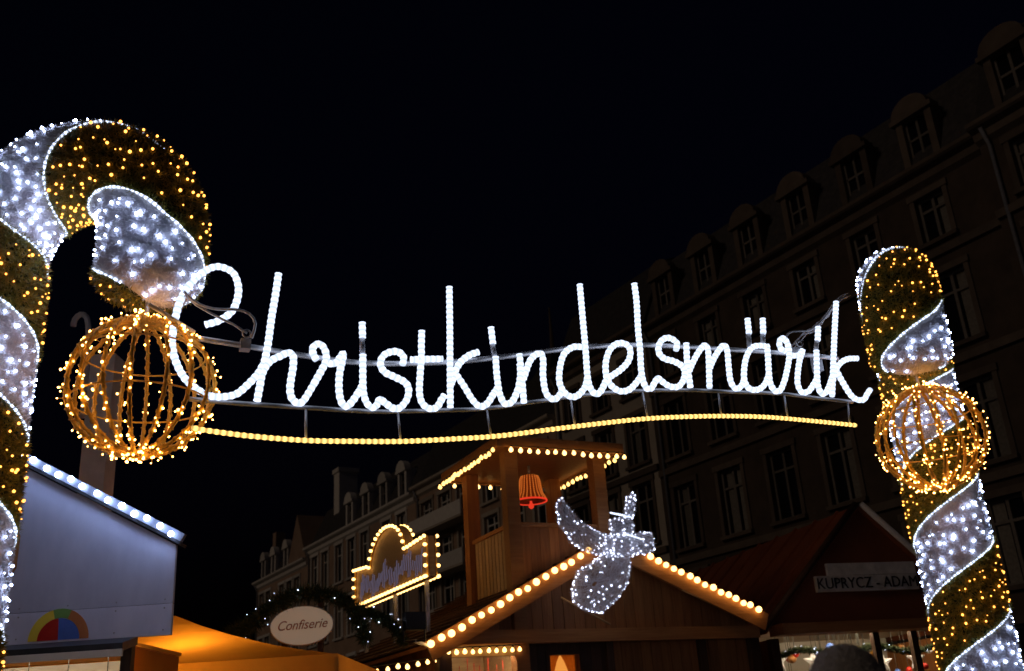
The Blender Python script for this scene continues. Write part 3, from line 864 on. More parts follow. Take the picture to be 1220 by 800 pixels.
# boards of the front wall under the beam, window opening left free
WX0, WX1, WZ0, WZ1 = 0.40, 0.82, 1.55, 2.60
x = 0.09
while x < 3.45:
    w = 0.152
    dy = random.uniform(-0.004, 0.004)
    spans = [(0.0, 2.74)] if x + w < WX0 or x > WX1 else [(0.0, WZ0), (WZ1, 2.74)]
    for z0, z1 in spans:
        MB().box(x + 0.003, x + w - 0.003, 0.06 + dy, 0.085 + dy, z0, z1).build('plank', M['wood_dark'] if x < 1.25 else M['wood'], chalet)
    x += w
MB().box(-1.15, 3.62, -0.07, 0.045, 2.74, 2.90).build('tie_beam', M['wood_h'], chalet)
for px in (-1.1, 3.46):
    MB().box(px, px + 0.16, -0.03, 0.13, 0, 2.738).build('post', M['wood_dark'], chalet)
MB().box(1.20, 1.30, -0.02, 0.04, 0, 2.738).build('post', M['wood_dark'], chalet)
MB().box(2.62, 2.74, -0.02, 0.04, 0, 2.738).build('post', M['wood_dark'], chalet)
# the lit window
win = MB()
win.box(WX0 - 0.05, WX0, 0.03, 0.12, WZ0 - .05, WZ1 + .05).box(WX1, WX1 + 0.05, 0.03, 0.12, WZ0 - .05, WZ1 + .05).box(WX0, WX1, 0.03, 0.12, WZ1, WZ1 + 0.05).box(WX0, WX1, 0.03, 0.12, WZ0 - .05, WZ0)
wf = win.build('window', M['wood_dark'], chalet)
MB().box(WX0, WX1, 0.20, 0.205, WZ0, WZ1).build('lit_pane', M['window_lit'], wf)
cur = MB()
for side in (0, 1):
    n = 14
    V, F = [], []
    for i in range(n + 1):
        z = WZ1 - (WZ1 - WZ0) * i / n
        reach = 0.20 - 0.13 * math.sin(math.pi * min(1, i / n * 1.1)) ** 0.8
        for j in range(7):
            u = j / 6 * reach
            xx = WX0 + u if side == 0 else WX1 - u
            V.append((xx, 0.16 + 0.012 * math.sin(j * 2.6 + i * 0.3), z))
    for i in range(n):
        for j in range(6):
            F.append((i * 7 + j, i * 7 + j + 1, (i + 1) * 7 + j + 1, (i + 1) * 7 + j))
    cur.add(V, F)
cur.build('curtain', M['curtain'], wf, True)
# counter bay on the left
MB().box(-0.94, -0.07, -0.02, 0.03, 2.60, 2.738).build('header_board', M['wood_pale'], chalet)
MB().box(-0.98, 0.0, -0.35, 0.5, 0.95, 1.0).build('counter', M['wood_pale'], chalet)
MB().box(-0.94, 0.0, 0.0, 0.05, 0.0, 0.95).build('counter_front', M['wood'], chalet)
MB().box(-0.94, 1.9, 1.3, 1.34, 0.0, 2.70).build('back_wall', M['wood_pale'], chalet)
MB().box(0.04, 0.08, 0.14, 1.3, 0, 2.70).build('partition', M['wood_pale'], chalet)
MB().box(-0.94, 3.4, 0.14, DEPTH, 2.71, 2.735).build('ceiling', M['wood'], chalet)
MB().tube([(-0.85, 0.12, 2.68), (-0.1, 0.12, 2.68)], 0.018, 8).build('tube_lamp', M['tube_lamp'], chalet, True)
# side walls of upright boards
y = 0.15
while y < DEPTH - 0.2:
    for xx in (-1.0, 3.5):
        MB().box(xx, xx + 0.03, y + 0.003, y + 0.177, 0.0, gable_z(-1.0 if xx < 0 else 3.5) - 0.05).build('plank', M['wood'], chalet)
    y += 0.18
# roof slabs and shingle courses
for side in (-1, 1):
    xe = XL if side < 0 else XR
    a = Vector((APX, 0, APZ)); b = Vector((xe, 0, gable_z(xe)))
    dn = (b - a).normalized(); up = Vector((-dn.z, 0, dn.x)) * (1 if dn.x > 0 else -1)
    slab = MB()
    q = [a, b, b - up * 0.05, a - up * 0.05]
    slab.prism([(p.x, p.z) for p in q], -0.10, DEPTH)
    rf = slab.build('roof', M['wood'], chalet)
    ln = (b - a).length
    nc = 14
    for k in range(nc):
        p0 = a + dn * (ln * k / nc)
        p1 = a + dn * (ln * (k + 1) / nc + 0.03)
        poly = [p0 + up * 0.006, p0 + up * 0.02, p1 + up * 0.055, p1 + up * 0.03]
        MB().prism([(p.x, p.z) for p in poly], -0.09, DEPTH + 0.02).build('shingle_course', M['shingle'], rf)
    # barge board
    c0, c1 = a + up * 0.03 , b + up * 0.03
    poly = [c0, c1, c1 - up * 0.24, c0 - up * 0.24]
    MB().prism([(p.x, p.z) for p in poly], -0.145, -0.102).build('barge_board', M['wood_h'], chalet)
# thin rods of the old frame ornament
MB().tube([(0.54, -0.13, 3.28), (1.22, -0.13, 2.94)], 0.011, 6).build('brace_rod', M['wood_pale'], chalet, True)
MB().tube([(2.38, -0.13, 3.37), (3.28, -0.13, 3.01)], 0.008, 6).build('brace_rod', M['wood_pale'], chalet, True)
# tower
TW = 1.33
for px, py in ((0, 0), (TW, 0), (0, TW), (TW, TW)):
    z0 = 0 if (px, py) == (0, 0) else gable_z(px) - 0.1
    MB().box(px - 0.09, px + 0.09, py - 0.04, py + 0.13, z0, 5.20).build('post', M['wood'] if py else M['wood_h'], chalet)
x = 0.095
while x < TW - 0.1:
    MB().box(x, x + 0.136, 0.02, 0.045, gable_z(x) - 0.02, 4.20).build('plank', M['wood'], chalet)
    x += 0.14
MB().box(0.09, TW - 0.09, -0.005, 0.07, 4.203, 4.255).build('rail', M['wood_h'], chalet)
y = 0.15
while y < TW - 0.06:
    MB().box(-0.02, 0.005, y, y + 0.088, gable_z(0) - 0.1, 4.20).build('slat', M['wood_pale'], chalet)
    y += 0.112
MB().box(-0.045, 0.03, 0.13, TW - 0.04, 4.203, 4.255).build('rail', M['wood_h'], chalet)
MB().box(-0.0, 0.03, 0.13, TW - 0.04, 3.45, 3.50).build('rail', M['wood_h'], chalet)
MB().box(0.01, TW, 0.1, TW, 3.9, 3.94).build('deck', M['wood'], chalet)
rx0, rx1, ry0, ry1 = -0.28, 1.55, -0.28, 1.68
tr = MB().box(rx0, rx1, ry0, ry1, 5.20, 5.23).build('soffit', M['wood'], chalet)
tf = MB()
tf.box(rx0 - 0.03, rx1 + 0.03, ry0 - 0.03, ry0 - 0.002, 5.17, 5.31).box(rx0 - 0.03, rx1 + 0.03, ry1 + 0.002, ry1 + 0.03, 5.17, 5.31)
tf.box(rx0 - 0.03, rx0 - 0.002, ry0, ry1, 5.17, 5.31).box(rx1 + 0.002, rx1 + 0.03, ry0, ry1, 5.17, 5.31)
tf.build('fascia', M['wood_h'], chalet)
mx_, my_ = (rx0 + rx1) / 2, (ry0 + ry1) / 2
tw_roof = MB().add([(rx0, ry0, 5.26), (rx1, ry0, 5.26), (rx1, ry1, 5.26), (rx0, ry1, 5.26), (mx_, my_, 5.62)], [(3, 2, 1, 0), (0, 1, 4), (1, 2, 4), (2, 3, 4), (3, 0, 4)]).build('tower_roof', M['shingle'], chalet)

FACE = (-math.pi / 2, 0, 0)
light_string('row of warm round bulbs climbing the gable edge beside the slatted tower', row((-1.25, -0.185, 2.735), (0.97, -0.185, 3.865), 18), CH, CH_RZ, 'bulb_warm', False, 1.2, 'chalet bulb rows', FACE)
light_string('row of warm round bulbs descending the gable edge towards the red-roofed stall', row((1.90, -0.185, 3.80), (3.56, -0.185, 3.10), 15), CH, CH_RZ, 'bulb_warm', False, 1.2, 'chalet bulb rows', FACE)
light_string('row of warm bulbs under the wide front eave of the bell tower', row((-0.13, -0.35, 5.11), (1.56, -0.35, 5.11), 14), CH, CH_RZ, 'bulb_warm', True, 0.8, 'chalet bulb rows')
light_string('close-set bulbs under the tower eave on the side of the slatted railing', row((-0.35, -0.24, 5.11), (-0.35, 1.66, 5.11), 17), CH, CH_RZ, 'bulb_soft', True, 0.8, 'chalet bulb rows')
light_string('bulbs under the tower eave on the side away from the slatted railing', row((1.51, -0.16, 5.11), (1.51, 1.62, 5.11), 14), CH, CH_RZ, 'bulb_soft', True, 0.8, 'chalet bulb rows')
light_string('spaced bulbs under the rear eave of the bell tower', row((-0.15, 1.63, 5.11), (1.4, 1.63, 5.11), 9), CH, CH_RZ, 'bulb_warm', True, 0.8, 'chalet bulb rows')
light_string('row of bulbs along the header of the chalet sweet counter', row((-1.0, -0.08, 2.645), (-0.06, -0.08, 2.665), 10), CH, CH_RZ, 'bulb_warm', True, 0.75, 'chalet bulb rows')
light_string('low string of bulbs from chalet corner towards the orange tent', [(-2.18 + 1.15 * t, 12.3 + 0.33 * t, 2.47 + 0.12 * t - 0.02 * math.sin(math.pi * t)) for t in np.linspace(0, 1, 11)], (0, 0, 0), 0, 'bulb_warm', True, 0.75, 'chalet bulb rows')

# gingerbread hearts and sweets hanging in the counter bay
def heart_poly(s):
    return [(s * 16 * math.sin(a) ** 3 / 17, s * (13 * math.cos(a) - 5 * math.cos(2 * a) - 2 * math.cos(3 * a) - math.cos(4 * a)) / 17) for a in np.linspace(0, 2 * math.pi, 20)[:-1]]
cr, sr = math.cos(CH_RZ), math.sin(CH_RZ)
def ch_world(x, y, z):
    return (CH[0] + cr * x - sr * y, CH[1] + sr * x + cr * y, z)
for i in range(8):
    x = -0.88 + 0.105 * i
    s = random.uniform(0.055, 0.075)
    hn, hm = random.choice([('brown', M['ginger']), ('red', M['red']), ('cream', M['cream'])])
    h = thing('gingerbread_heart', hn + ' gingerbread heart hanging on ribbon in the chalet counter', 'gingerbread', ch_world(x, random.uniform(0.12, 0.3), 2.34 + random.uniform(-0.05, 0.08)), CH_RZ, hn + ' hearts in the counter')
    MB().prism(heart_poly(s), -0.008, 0.008).build('heart', hm, h)
    MB().prism(heart_poly(s * 0.8), -0.012, -0.0085).build('icing', random.choice([M['white_paint'], M['red'], M['cream']]), h)
    MB().tube([(0, 0, s * 0.3), (0, 0, 0.22)], 0.004, 4).build('ribbon', M['red'], h)

# ---------------------------------------------------------------- bell in the tower
bell = thing('light_bell', 'glowing orange bell with red rim hanging in the tower', 'bell', ch_world(0.60, 0.66, 4.70), CH_RZ)
prof = [(0.215, 0.0), (0.20, 0.04), (0.165, 0.10), (0.145, 0.20), (0.135, 0.29), (0.115, 0.345), (0.06, 0.375), (0.005, 0.38)]
MB().lathe(prof, 28).build('bell_body', M['bell_net'], bell, True)
coil = MB()
for k in range(22):
    a = 2 * math.pi * k / 22
    coil.tube([((r + 0.008) * math.cos(a), (r + 0.008) * math.sin(a), z) for r, z in prof[:-2]], 0.008, 5, run0=0.01)
coil.build('rope_light', M['bell_glow'], bell, True)
MB().tube([(0.222 * math.cos(2 * math.pi * k / 36), 0.222 * math.sin(2 * math.pi * k / 36), 0.0) for k in range(37)], 0.013, 6).build('red_rim', M['red_glow'], bell, True)
MB().lathe([(0.01, -0.11), (0.035, -0.09), (0.04, -0.065), (0.02, -0.03), (0.012, 0.02)], 14).build('clapper', M['red_glow'], bell, True)
MB().tube([(0, 0, 0.37), (0, 0, 0.50)], 0.018, 8).build('hanger', M['alu'], bell, True)

# ---------------------------------------------------------------- light angel on the gable
ANGEL = dict(
    wing=[(0.532, 4.508), (0.631, 4.375), (0.794, 4.195), (0.979, 4.09), (1.171, 4.032), (1.263, 3.973), (1.217, 3.813), (0.975, 3.785), (0.787, 3.842), (0.606, 3.96), (0.574, 4.056), (0.473, 4.15), (0.461, 4.321), (0.458, 4.443)],
    head=[(1.236, 4.232), (1.32, 4.262), (1.427, 4.27), (1.52, 4.255), (1.568, 4.20), (1.557, 4.091), (1.427, 4.021), (1.26, 4.041)],
    torso=[(1.155, 4.02), (1.344, 4.054), (1.546, 4.053), (1.56, 3.92), (1.525, 3.805), (1.311, 3.765), (1.086, 3.779), (1.10, 3.90)],
    arm=[(1.526, 4.003), (1.667, 4.081), (1.858, 4.078), (1.862, 3.95), (1.848, 3.847), (1.72, 3.808), (1.514, 3.793)],
    horn=[(1.488, 4.29), (1.487, 4.404), (1.545, 4.572), (1.615, 4.613), (1.655, 4.576), (1.642, 4.473), (1.564, 4.267)],
    skirt=[(1.088, 3.799), (1.458, 3.804), (1.466, 3.633), (1.383, 3.416), (1.22, 3.226), (0.98, 3.059), (0.74, 3.101), (0.601, 3.194), (0.589, 3.344), (0.692, 3.579), (0.908, 3.676)])
angel = thing('light_angel', 'angel figure of white wire mesh and fairy lights on the chalet gable', 'angel', CH, CH_RZ)
def refine(poly, step=0.06):
    out = []
    for a, b in zip(poly, poly[1:] + poly[:1]):
        n = max(1, int(math.dist(a, b) / step))
        out += [(a[0] + (b[0] - a[0]) * k / n, a[1] + (b[1] - a[1]) * k / n) for k in range(n)]
    return out
for nm, poly in ANGEL.items():
    D = dict(wing=0.05, head=0.12, torso=0.13, arm=0.09, horn=0.05, skirt=0.17)[nm]
    pl = refine(poly)
    n = len(pl)
    cx, cz = sum(p[0] for p in poly) / len(poly), sum(p[1] for p in poly) / len(poly)
    V = []
    levels = 9
    for i in range(levels):
        th = -math.pi / 2 * 0.98 + math.pi * 0.98 * i / (levels - 1)
        k = math.cos(th) ** 0.7
        V += [(cx + (p[0] - cx) * k, -0.35 + D * math.sin(th), cz + (p[1] - cz) * k) for p in pl]
    V = np.array(V)
    wires = MB()
    for i in range(1, levels - 1, 1):
        ring = V[i * n:(i + 1) * n]
        wires.tube([tuple(p) for p in ring] + [tuple(ring[0])], 0.004, 4)
    for j in range(0, n, 2):
        wires.tube([tuple(V[i * n + j]) for i in range(levels)], 0.004, 4)
    part = wires.build(nm, M['white_tinsel'], angel)
    F = []
    for i in range(levels - 1):
        for j in range(n):
            a, b = i * n + j, i * n + (j + 1) % n
            F += [(a, b, b + n), (a, b + n, a + n)]
    F = np.array(F)
    T3 = V[F]
    cr_ = np.cross(T3[:, 1] - T3[:, 0], T3[:, 2] - T3[:, 0])
    ar = np.linalg.norm(cr_, axis=1) / 2
    nn = unit(cr_)
    cen = np.array([cx, -0.35, cz])
    flip = np.sum((T3.mean(1) - cen) * nn, axis=1) < 0
    nn[flip] *= -1
    def sample(cnt):
        idx = rng.choice(len(F), cnt, p=ar / ar.sum())
        u, v = rng.random(cnt), rng.random(cnt)
        sw = u + v > 1
        u[sw], v[sw] = 1 - u[sw], 1 - v[sw]
        P = T3[idx, 0] + u[:, None] * (T3[idx, 1] - T3[idx, 0]) + v[:, None] * (T3[idx, 2] - T3[idx, 0])
        N = nn[idx]
        ok = np.ones(cnt, bool)
        if nm == 'skirt':
            for hx, hz, hr in ((0.998, 3.605, 0.09), (0.877, 3.379, 0.11)):
                ok &= (P[:, 0] - hx) ** 2 + (P[:, 2] - hz) ** 2 > hr ** 2
        return P[ok], N[ok]
    P, N = sample(int(11000 * ar.sum()) + 300)
    v, f = needle_arrays(P, N, 0.055, 0.0013, 0.2)
    stuff(fast_mesh('tinsel', v, f, M['white_tinsel'], part))
    P, N = sample(int(60 * ar.sum()) + 5)
    edge = np.array([(p[0], -0.36, p[1]) for p in refine(poly, 0.05)])
    led_mesh('fairy_lights', np.concatenate([P + N * 0.01, edge + rng.normal(0, 0.01, edge.shape)]), 0.0098, M['led_angel'], part, 0.4)
halo = [(1.405 + 0.145 * math.cos(a), -0.35 + 0.09 * math.sin(a), 4.315 + 0.035 * math.sin(a) - 0.02 * math.cos(a)) for a in np.linspace(0, 2 * math.pi, 33)]
MB().tube(halo, 0.009, 6, run0=0.01).build('halo', M['edge_white'], angel, True)
MB().tube([(1.37, -0.49, 4.029), (1.50, -0.49, 4.00), (1.624, -0.46, 3.975)], 0.010, 6, run0=0.01).build('collar', M['edge_white'], angel, True)
MB().tube([(1.2, -0.3, 3.95), (1.2, 0.05, 3.95)], 0.02, 6).build('bracket', M['alu'], angel)

# ---------------------------------------------------------------- arched marquee sign on the chalet roof
mq = thing('marquee_sign', 'arched brown sign outlined with golden bulbs on the shingled roof', 'sign', CH, CH_RZ)
OUT = [(0.62, 3.66), (0.62, 4.18), (1.42, 4.16)]
OUT += [(2.28 - 0.80 * math.cos(a), 4.17 + 0.45 * math.sin(a)) for a in np.linspace(0, math.pi, 15)]
OUT += [(3.12, 4.20), (3.88, 4.26), (3.88, 3.70)]
MB().prism_x(OUT, -0.95, -0.86).build('board', M['wood_pale'], mq)
me_b, sm_b = BULBS['bulb_warm']
for xs in (-1.0, -0.82):
    seg = OUT + [OUT[0]]
    run = 0.0
    nxt = 0.0
    pos = []
    for a, b in zip(seg, seg[1:]):
        L = math.dist(a, b)
        while nxt <= run + L:
            k = (nxt - run) / L
            pos.append((a[0] + (b[0] - a[0]) * k, a[1] + (b[1] - a[1]) * k))
            nxt += 0.135
        run += L
    for (yy, zz) in pos:
        b = link('bulb', me_b, mq)
        b.location = (xs, yy, zz)
        b.scale = (0.68,) * 3
        b.rotation_euler = (0, math.pi / 2 if xs < -0.9 else -math.pi / 2, 0)
    MB().tube([(xs + 0.03 * (1 if xs < -.9 else -1), p[0], p[1]) for p in seg], 0.012, 6).build('edge_rail', M['gold_wire'], mq, True)
script = MB()
for k in range(38):
    yy = 3.6 - 2.75 * k / 37
    h = 0.12 + 0.05 * math.sin(k * 1.7) + 0.04 * math.sin(k * 0.9)
    zc = 3.92 + 0.06 * math.sin(k * 0.5)
    script.tube([(-0.965, yy + 0.03, zc - h), (-0.965, yy - 0.03, zc + h)], 0.007, 5)
script.build('neon_script', M['blue_glow'], mq, True)
for yy in (0.9, 2.2, 3.6):
    MB().box(-0.90, -0.85, yy, yy + 0.05, gable_z(-0.87), 3.66).build('leg', M['alu'], mq)

# dark floodlight box on the eave
fl = thing('floodlight', 'unlit black floodlight box on the chalet eave', 'floodlight', ch_world(-1.5, -0.3, 2.72), CH_RZ)
MB().box(-0.12, 0.12, -0.07, 0.07, 0.17, 0.37).box(-0.10, 0.10, 0.07, 0.10, 0.2, 0.34).build('housing', M['black_trim'], fl)
MB().tube([(-0.13, 0, 0.27), (-0.13, 0, 0.05), (0.13, 0, 0.05), (0.13, 0, 0.27)], 0.012, 6).build('bracket', M['black_trim'], fl)
MB().beam((0, 0.0, 0.05), (0.35, 0.25, -0.02), 0.04, 0.03).build('arm', M['alu'], fl)

# ---------------------------------------------------------------- white kiosk on the left
KX, KY = -4.55, 8.0
kiosk = thing('white_kiosk', 'white boarded kiosk gable with cold bulbs along its roof edge', 'kiosk', (KX, KY, 0))
EH, AP, HW = 3.25, 4.24, 1.77
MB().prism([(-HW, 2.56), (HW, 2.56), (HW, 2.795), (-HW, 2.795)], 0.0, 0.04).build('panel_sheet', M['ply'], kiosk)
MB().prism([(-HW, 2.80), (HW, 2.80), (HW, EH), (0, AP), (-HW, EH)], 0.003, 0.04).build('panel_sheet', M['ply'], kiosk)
MB().box(-HW + 0.02, HW - 0.02, 0.03, 0.055, 2.57, EH - 0.05).build('batten', M['wood_dark'], kiosk)
scr = MB()
for kx in np.arange(-HW + 0.06, HW, 0.38):
    for kz in (2.60, 2.765, 2.83):
        scr.lathe([(0.007, 0.0), (0.005, 0.004)], 8, (0, 0, 0))
        nv = 16
        for q in range(len(scr.v) - nv, len(scr.v)):
            a_, b_, c_ = scr.v[q]
            scr.v[q] = (kx + a_, -0.001 - c_, kz + b_)
stuff(scr.build('screws', M['alu'], kiosk))
for sx in (-1, 1):
    MB().box(sx * 1.42 - 0.04, sx * 1.42 + 0.04, 0.042, 0.12, 0, 2.55).build('post', M['wood_dark'], kiosk)
    MB().box(sx * 1.42 - 0.02, sx * 1.42 + 0.02, 0.12, 1.2, 0, 2.5).build('side_wall', M['tarp'], kiosk)
    a, b = Vector((0, 0, AP)), Vector((sx * (HW + 0.04), 0, EH - 0.02))
    dn = (b - a).normalized(); up = Vector((-dn.z, 0, dn.x)) * (1 if dn.x > 0 else -1)
    MB().prism([(p.x, p.z) for p in (a + up * 0.03, b + up * 0.03, b + up * 0.005, a + up * 0.005)], -0.02, 0.10).build('coping', M['slate'], kiosk)
    MB().prism([(p.x, p.z) for p in (a + up * 0.10, b + up * 0.10, b + up * 0.035, a + up * 0.035)], -0.07, -0.02).build('light_gutter', M['alu_dull'], kiosk)
    MB().prism([(p.x, p.z) for p in (a + up * 0.033, b + up * 0.033, b + up * 0.012, a + up * 0.012)], -0.06, -0.022).build('seal', M['black_trim'], kiosk)
    n = 17
    light_string('cold white bulbs on the kiosk roof edge above the rainbow disc' if sx > 0 else 'cold white bulbs on the kiosk roof edge behind the candy cane',
                 [tuple(a + up * 0.07 + dn * ((b - a).length * (k + 0.3) / n) + Vector((0, -0.10, 0))) for k in range(n)], (KX, KY, 0), 0, 'bulb_cold', False, 0.72, 'kiosk bulbs', FACE)
MB().box(-1.42, 1.42, 1.2, 1.24, 0, 2.5).build('back_wall', M['cream'], kiosk)
MB().box(-1.44, 1.44, 0.06, 1.26, 2.51, 2.54).build('roof', M['tarp'], kiosk)
MB().box(-1.4, 1.4, -0.35, 0.3, 1.0, 1.05).build('counter', M['cream'], kiosk)
MB().box(-1.4, 1.4, 0.0, 0.04, 0.0, 1.0).build('counter_front', M['ply'], kiosk)
aw = MB().add([(-HW, -0.003, 2.56), (1.52, -0.003, 2.56), (1.60, -0.5, 2.47), (-HW, -0.5, 2.47), (-HW, -0.003, 2.50), (1.52, -0.003, 2.50), (1.60, -0.5, 2.41), (-HW, -0.5, 2.41)],
              [(0, 1, 2, 3), (7, 6, 5, 4), (0, 4, 5, 1), (1, 5, 6, 2), (2, 6, 7, 3), (3, 7, 4, 0)]).build('awning', M['black_trim'], kiosk)
MB().box(-HW, 1.61, -0.53, -0.503, 2.375, 2.425).build('awning_fascia', M['cream'], aw)
MB().tube([(-1.35, 0.12, 2.50), (1.35, 0.12, 2.50)], 0.02, 8).build('tube_lamp', M['tube_lamp'], kiosk, True)
# painted rainbow disc
cxd, czd, R_ = 0.90, 2.575, 0.235
def sector(r0_, r1_, a0, a1, y):
    n = 10
    pts = [(cxd + r1_ * math.cos(a0 + (a1 - a0) * k / n), czd + r1_ * math.sin(a0 + (a1 - a0) * k / n)) for k in range(n + 1)]
    pts += [(cxd + r0_ * math.cos(a1 - (a1 - a0) * k / n), czd + r0_ * math.sin(a1 - (a1 - a0) * k / n)) for k in range(n + 1)]
    return MB().prism(pts, y, -0.001)
pi = math.pi
emb = sector(0.165, R_, pi * 0.58, pi, -0.006).build('painted_disc', M['yellow'], kiosk)
sector(0.165, R_, pi * 0.38, pi * 0.58, -0.006).build('painted_sector', M['green_p'], emb)
sector(0.165, R_, 0.0, pi * 0.38, -0.006).build('painted_sector', M['orange_p'], emb)
sector(0.001, 0.163, pi * 0.52, pi, -0.006).build('painted_sector', M['red'], emb)
sector(0.001, 0.163, 0.0, pi * 0.52, -0.006).build('painted_sector', M['blue'], emb)
MB().prism([(0.38 + dx, z) for dx, z in ((-.1, 3.05), (.06, 3.03), (.13, 3.15), (.13, 3.4), (.06, 3.55), (.1, 3.75), (-.02, 3.9), (-.1, 3.8))], -0.004, -0.001).build('painted_figure', M['ginger'], kiosk)
for i in range(9):
    x = -1.25 + 0.31 * i
    bn, bm_ = random.choice([('cream', M['cream']), ('red', M['red']), ('white', M['white_paint']), ('brown', M['ginger'])])
    b = thing('paper_bag', 'small ' + bn + ' bag of sweets hanging inside the lit white kiosk', 'bag', (KX + x, KY + 0.18, 1.95 + random.uniform(-.05, .05)), 0, bn + ' sweet bags in the kiosk')
    MB().prism([(-0.08, 0), (0.08, 0), (0.09, 0.2), (0.05, 0.28), (-0.05, 0.28), (-0.09, 0.2)], -0.03, 0.03).build('bag', bm_, b)
    MB().tube([(0, 0, 0.27), (0, 0, 0.52)], 0.004, 4).build('cord', M['wire'], b)

# grey flue behind the kiosk
fx, fy = -4.55, 10.5
flue = thing('stove_flue', 'square grey metal flue with thin hooked pipe behind the white kiosk', 'flue', (fx, fy, 0))
MB().box(-0.135, 0.135, -0.135, 0.135, 0, 5.9).build('duct', M['galv'], flue)
for z in (1.9, 3.9, 5.0):
    MB().box(-0.15, 0.15, -0.15, 0.15, z, z + 0.05).build('joint', M['galv'], flue)
MB().tube(smooth_path([(-0.20, -0.05, 5.2), (-0.21, -0.05, 5.8), (-0.23, -0.05, 6.2), (-0.27, -0.05, 6.40), (-0.34, -0.05, 6.44), (-0.40, -0.05, 6.38), (-0.41, -0.05, 6.30)], 0.04), 0.032, 8).build('hooked_pipe', M['galv'], flue, True)
MB().box(-0.24, -0.12, -0.07, -0.03, 5.5, 5.53).build('clip', M['galv'], flue)

# ---------------------------------------------------------------- orange tent
TX, TY = -3.70, 10.75
tent = thing('market_tent', 'orange cloth market tent roof beside the white kiosk', 'tent', (TX, TY, 0))
HWX, HWY, EZ, AZ = 1.95, 1.35, 2.46, 3.06
V, F = [], []
n = 14
def tent_z(u, v):
    d = max(abs(u), abs(v))
    return AZ - (AZ - EZ) * (d ** 0.92) - 0.05 * math.sin(math.pi * d) * (1 - abs(abs(u) - abs(v)))
for i in range(n + 1):
    for j in range(n + 1):
        u, v = -1 + 2 * i / n, -1 + 2 * j / n
        V.append((u * HWX, v * HWY, tent_z(u, v)))
for i in range(n):
    for j in range(n):
        a = i * (n + 1) + j
        F.append((a, a + n + 1, a + n + 2, a + 1))
MB().add(V, F).build('canopy', M['tarp'], tent, True)
val = MB()
ring = [(-HWX, -HWY), (HWX, -HWY), (HWX, HWY), (-HWX, HWY)]
for (ax, ay), (bx_, by_) in zip(ring, ring[1:] + ring[:1]):
    m_ = 24
    V, F = [], []
    for k in range(m_ + 1):
        px, py = ax + (bx_ - ax) * k / m_, ay + (by_ - ay) * k / m_
        V += [(px, py, EZ), (px * 1.004, py * 1.004, EZ - 0.2 - 0.04 * abs(math.sin(k * math.pi / 3)))]
    for k in range(m_):
        F.append((2 * k, 2 * k + 1, 2 * k + 3, 2 * k + 2))
    val.add(V, F)
val.build('valance', M['tarp'], tent)
for px, py in ring:
    MB().tube([(px * 0.97, py * 0.97, 0), (px * 0.97, py * 0.97, EZ - 0.03)], 0.025, 8).build('pole', M['alu'], tent, True)
MB().tube([(0.35, -0.55, tent_z(0.18, -0.41) - 0.01), (0.35, -0.55, 2.43)], 0.006, 5).build('lamp_cord', M['wire'], tent)
MB().lathe([(0.005, -0.07), (0.045, -0.05), (0.06, -0.01), (0.045, 0.03), (0.02, 0.06)], 14, (0.35, -0.55, 2.38)).build('lamp', M['warm_lamp'], tent, True)

# ---------------------------------------------------------------- oval confectionery sign with fir garland
ov = thing('oval_sign', 'small cream oval sign with reddish script under a fir garland', 'sign', (-2.535, 11.5, 0), 0)
ell = [(0.345 * math.cos(a), 2.96 + 0.205 * math.sin(a)) for a in np.linspace(0, 2 * math.pi, 41)[:-1]]
MB().prism(ell, -0.02, 0.02).build('board', M['cream_glow'], ov)
MB().tube([(0.345 * math.cos(a), -0.005, 2.96 + 0.205 * math.sin(a)) for a in np.linspace(0, 2 * math.pi, 41)], 0.014, 6).build('rim', M['cream_old'], ov, True)
lettering('lettering', 'Confiserie', 0.145, M['ink_red'], ov, (0, -0.026, 2.965), (math.pi / 2, math.radians(-1), 0), shear=0.35, sx=0.92)
for px in (-0.2, 0.2):
    MB().box(px - 0.03, px + 0.03, 0.025, 0.075, 0, 3.25).build('post', M['wood_dark'], ov)

def garland(label, path, r, nled, ledmat=None):
    pth = smooth_path(path, 0.02)
    base = path[0]
    t = thing('fir_garland', label, 'garland', (base[0], base[1], 0))
    pp = np.array([tuple(p) for p in pth]) - np.array([base[0], base[1], 0])
    MB().tube([tuple(p) for p in pp[::3]], r * 0.35, 6).build('stem', M['green_core'], t, True)
    cnt = 260 * len(pp) // 4
    idx = rng.integers(0, len(pp), cnt)
    N = unit(rng.normal(size=(cnt, 3)))
    P = pp[idx] + N * r * rng.uniform(0.1, 0.6, (cnt, 1))
    v, f = needle_arrays(P, N, r * 0.85, 0.005, 0.8)
    stuff(fast_mesh('needles', v, f, M['green'], t))
    idx = rng.integers(0, len(pp), nled)
    N = unit(rng.normal(size=(nled, 3)))
    led_mesh('fairy_lights', pp[idx] + N * r * 1.0, 0.0055, M['led_angel'], t, 0.4)
    return t
garland('dark fir garland with tiny lights draped over the oval sign', [(-3.35, 11.45, 2.9), (-3.05, 11.45, 3.02), (-2.85, 11.45, 3.2), (-2.5, 11.45, 3.3), (-2.1, 11.45, 3.22), (-1.9, 11.45, 3.0), (-1.82, 11.45, 2.75)], 0.12, 20)
garland('dark fir garland with tiny lights linking oval sign and marquee sign', [(-1.95, 11.7, 3.12), (-1.75, 11.9, 3.05), (-1.6, 12.1, 2.95), (-1.5, 12.2, 2.78)], 0.10, 12)

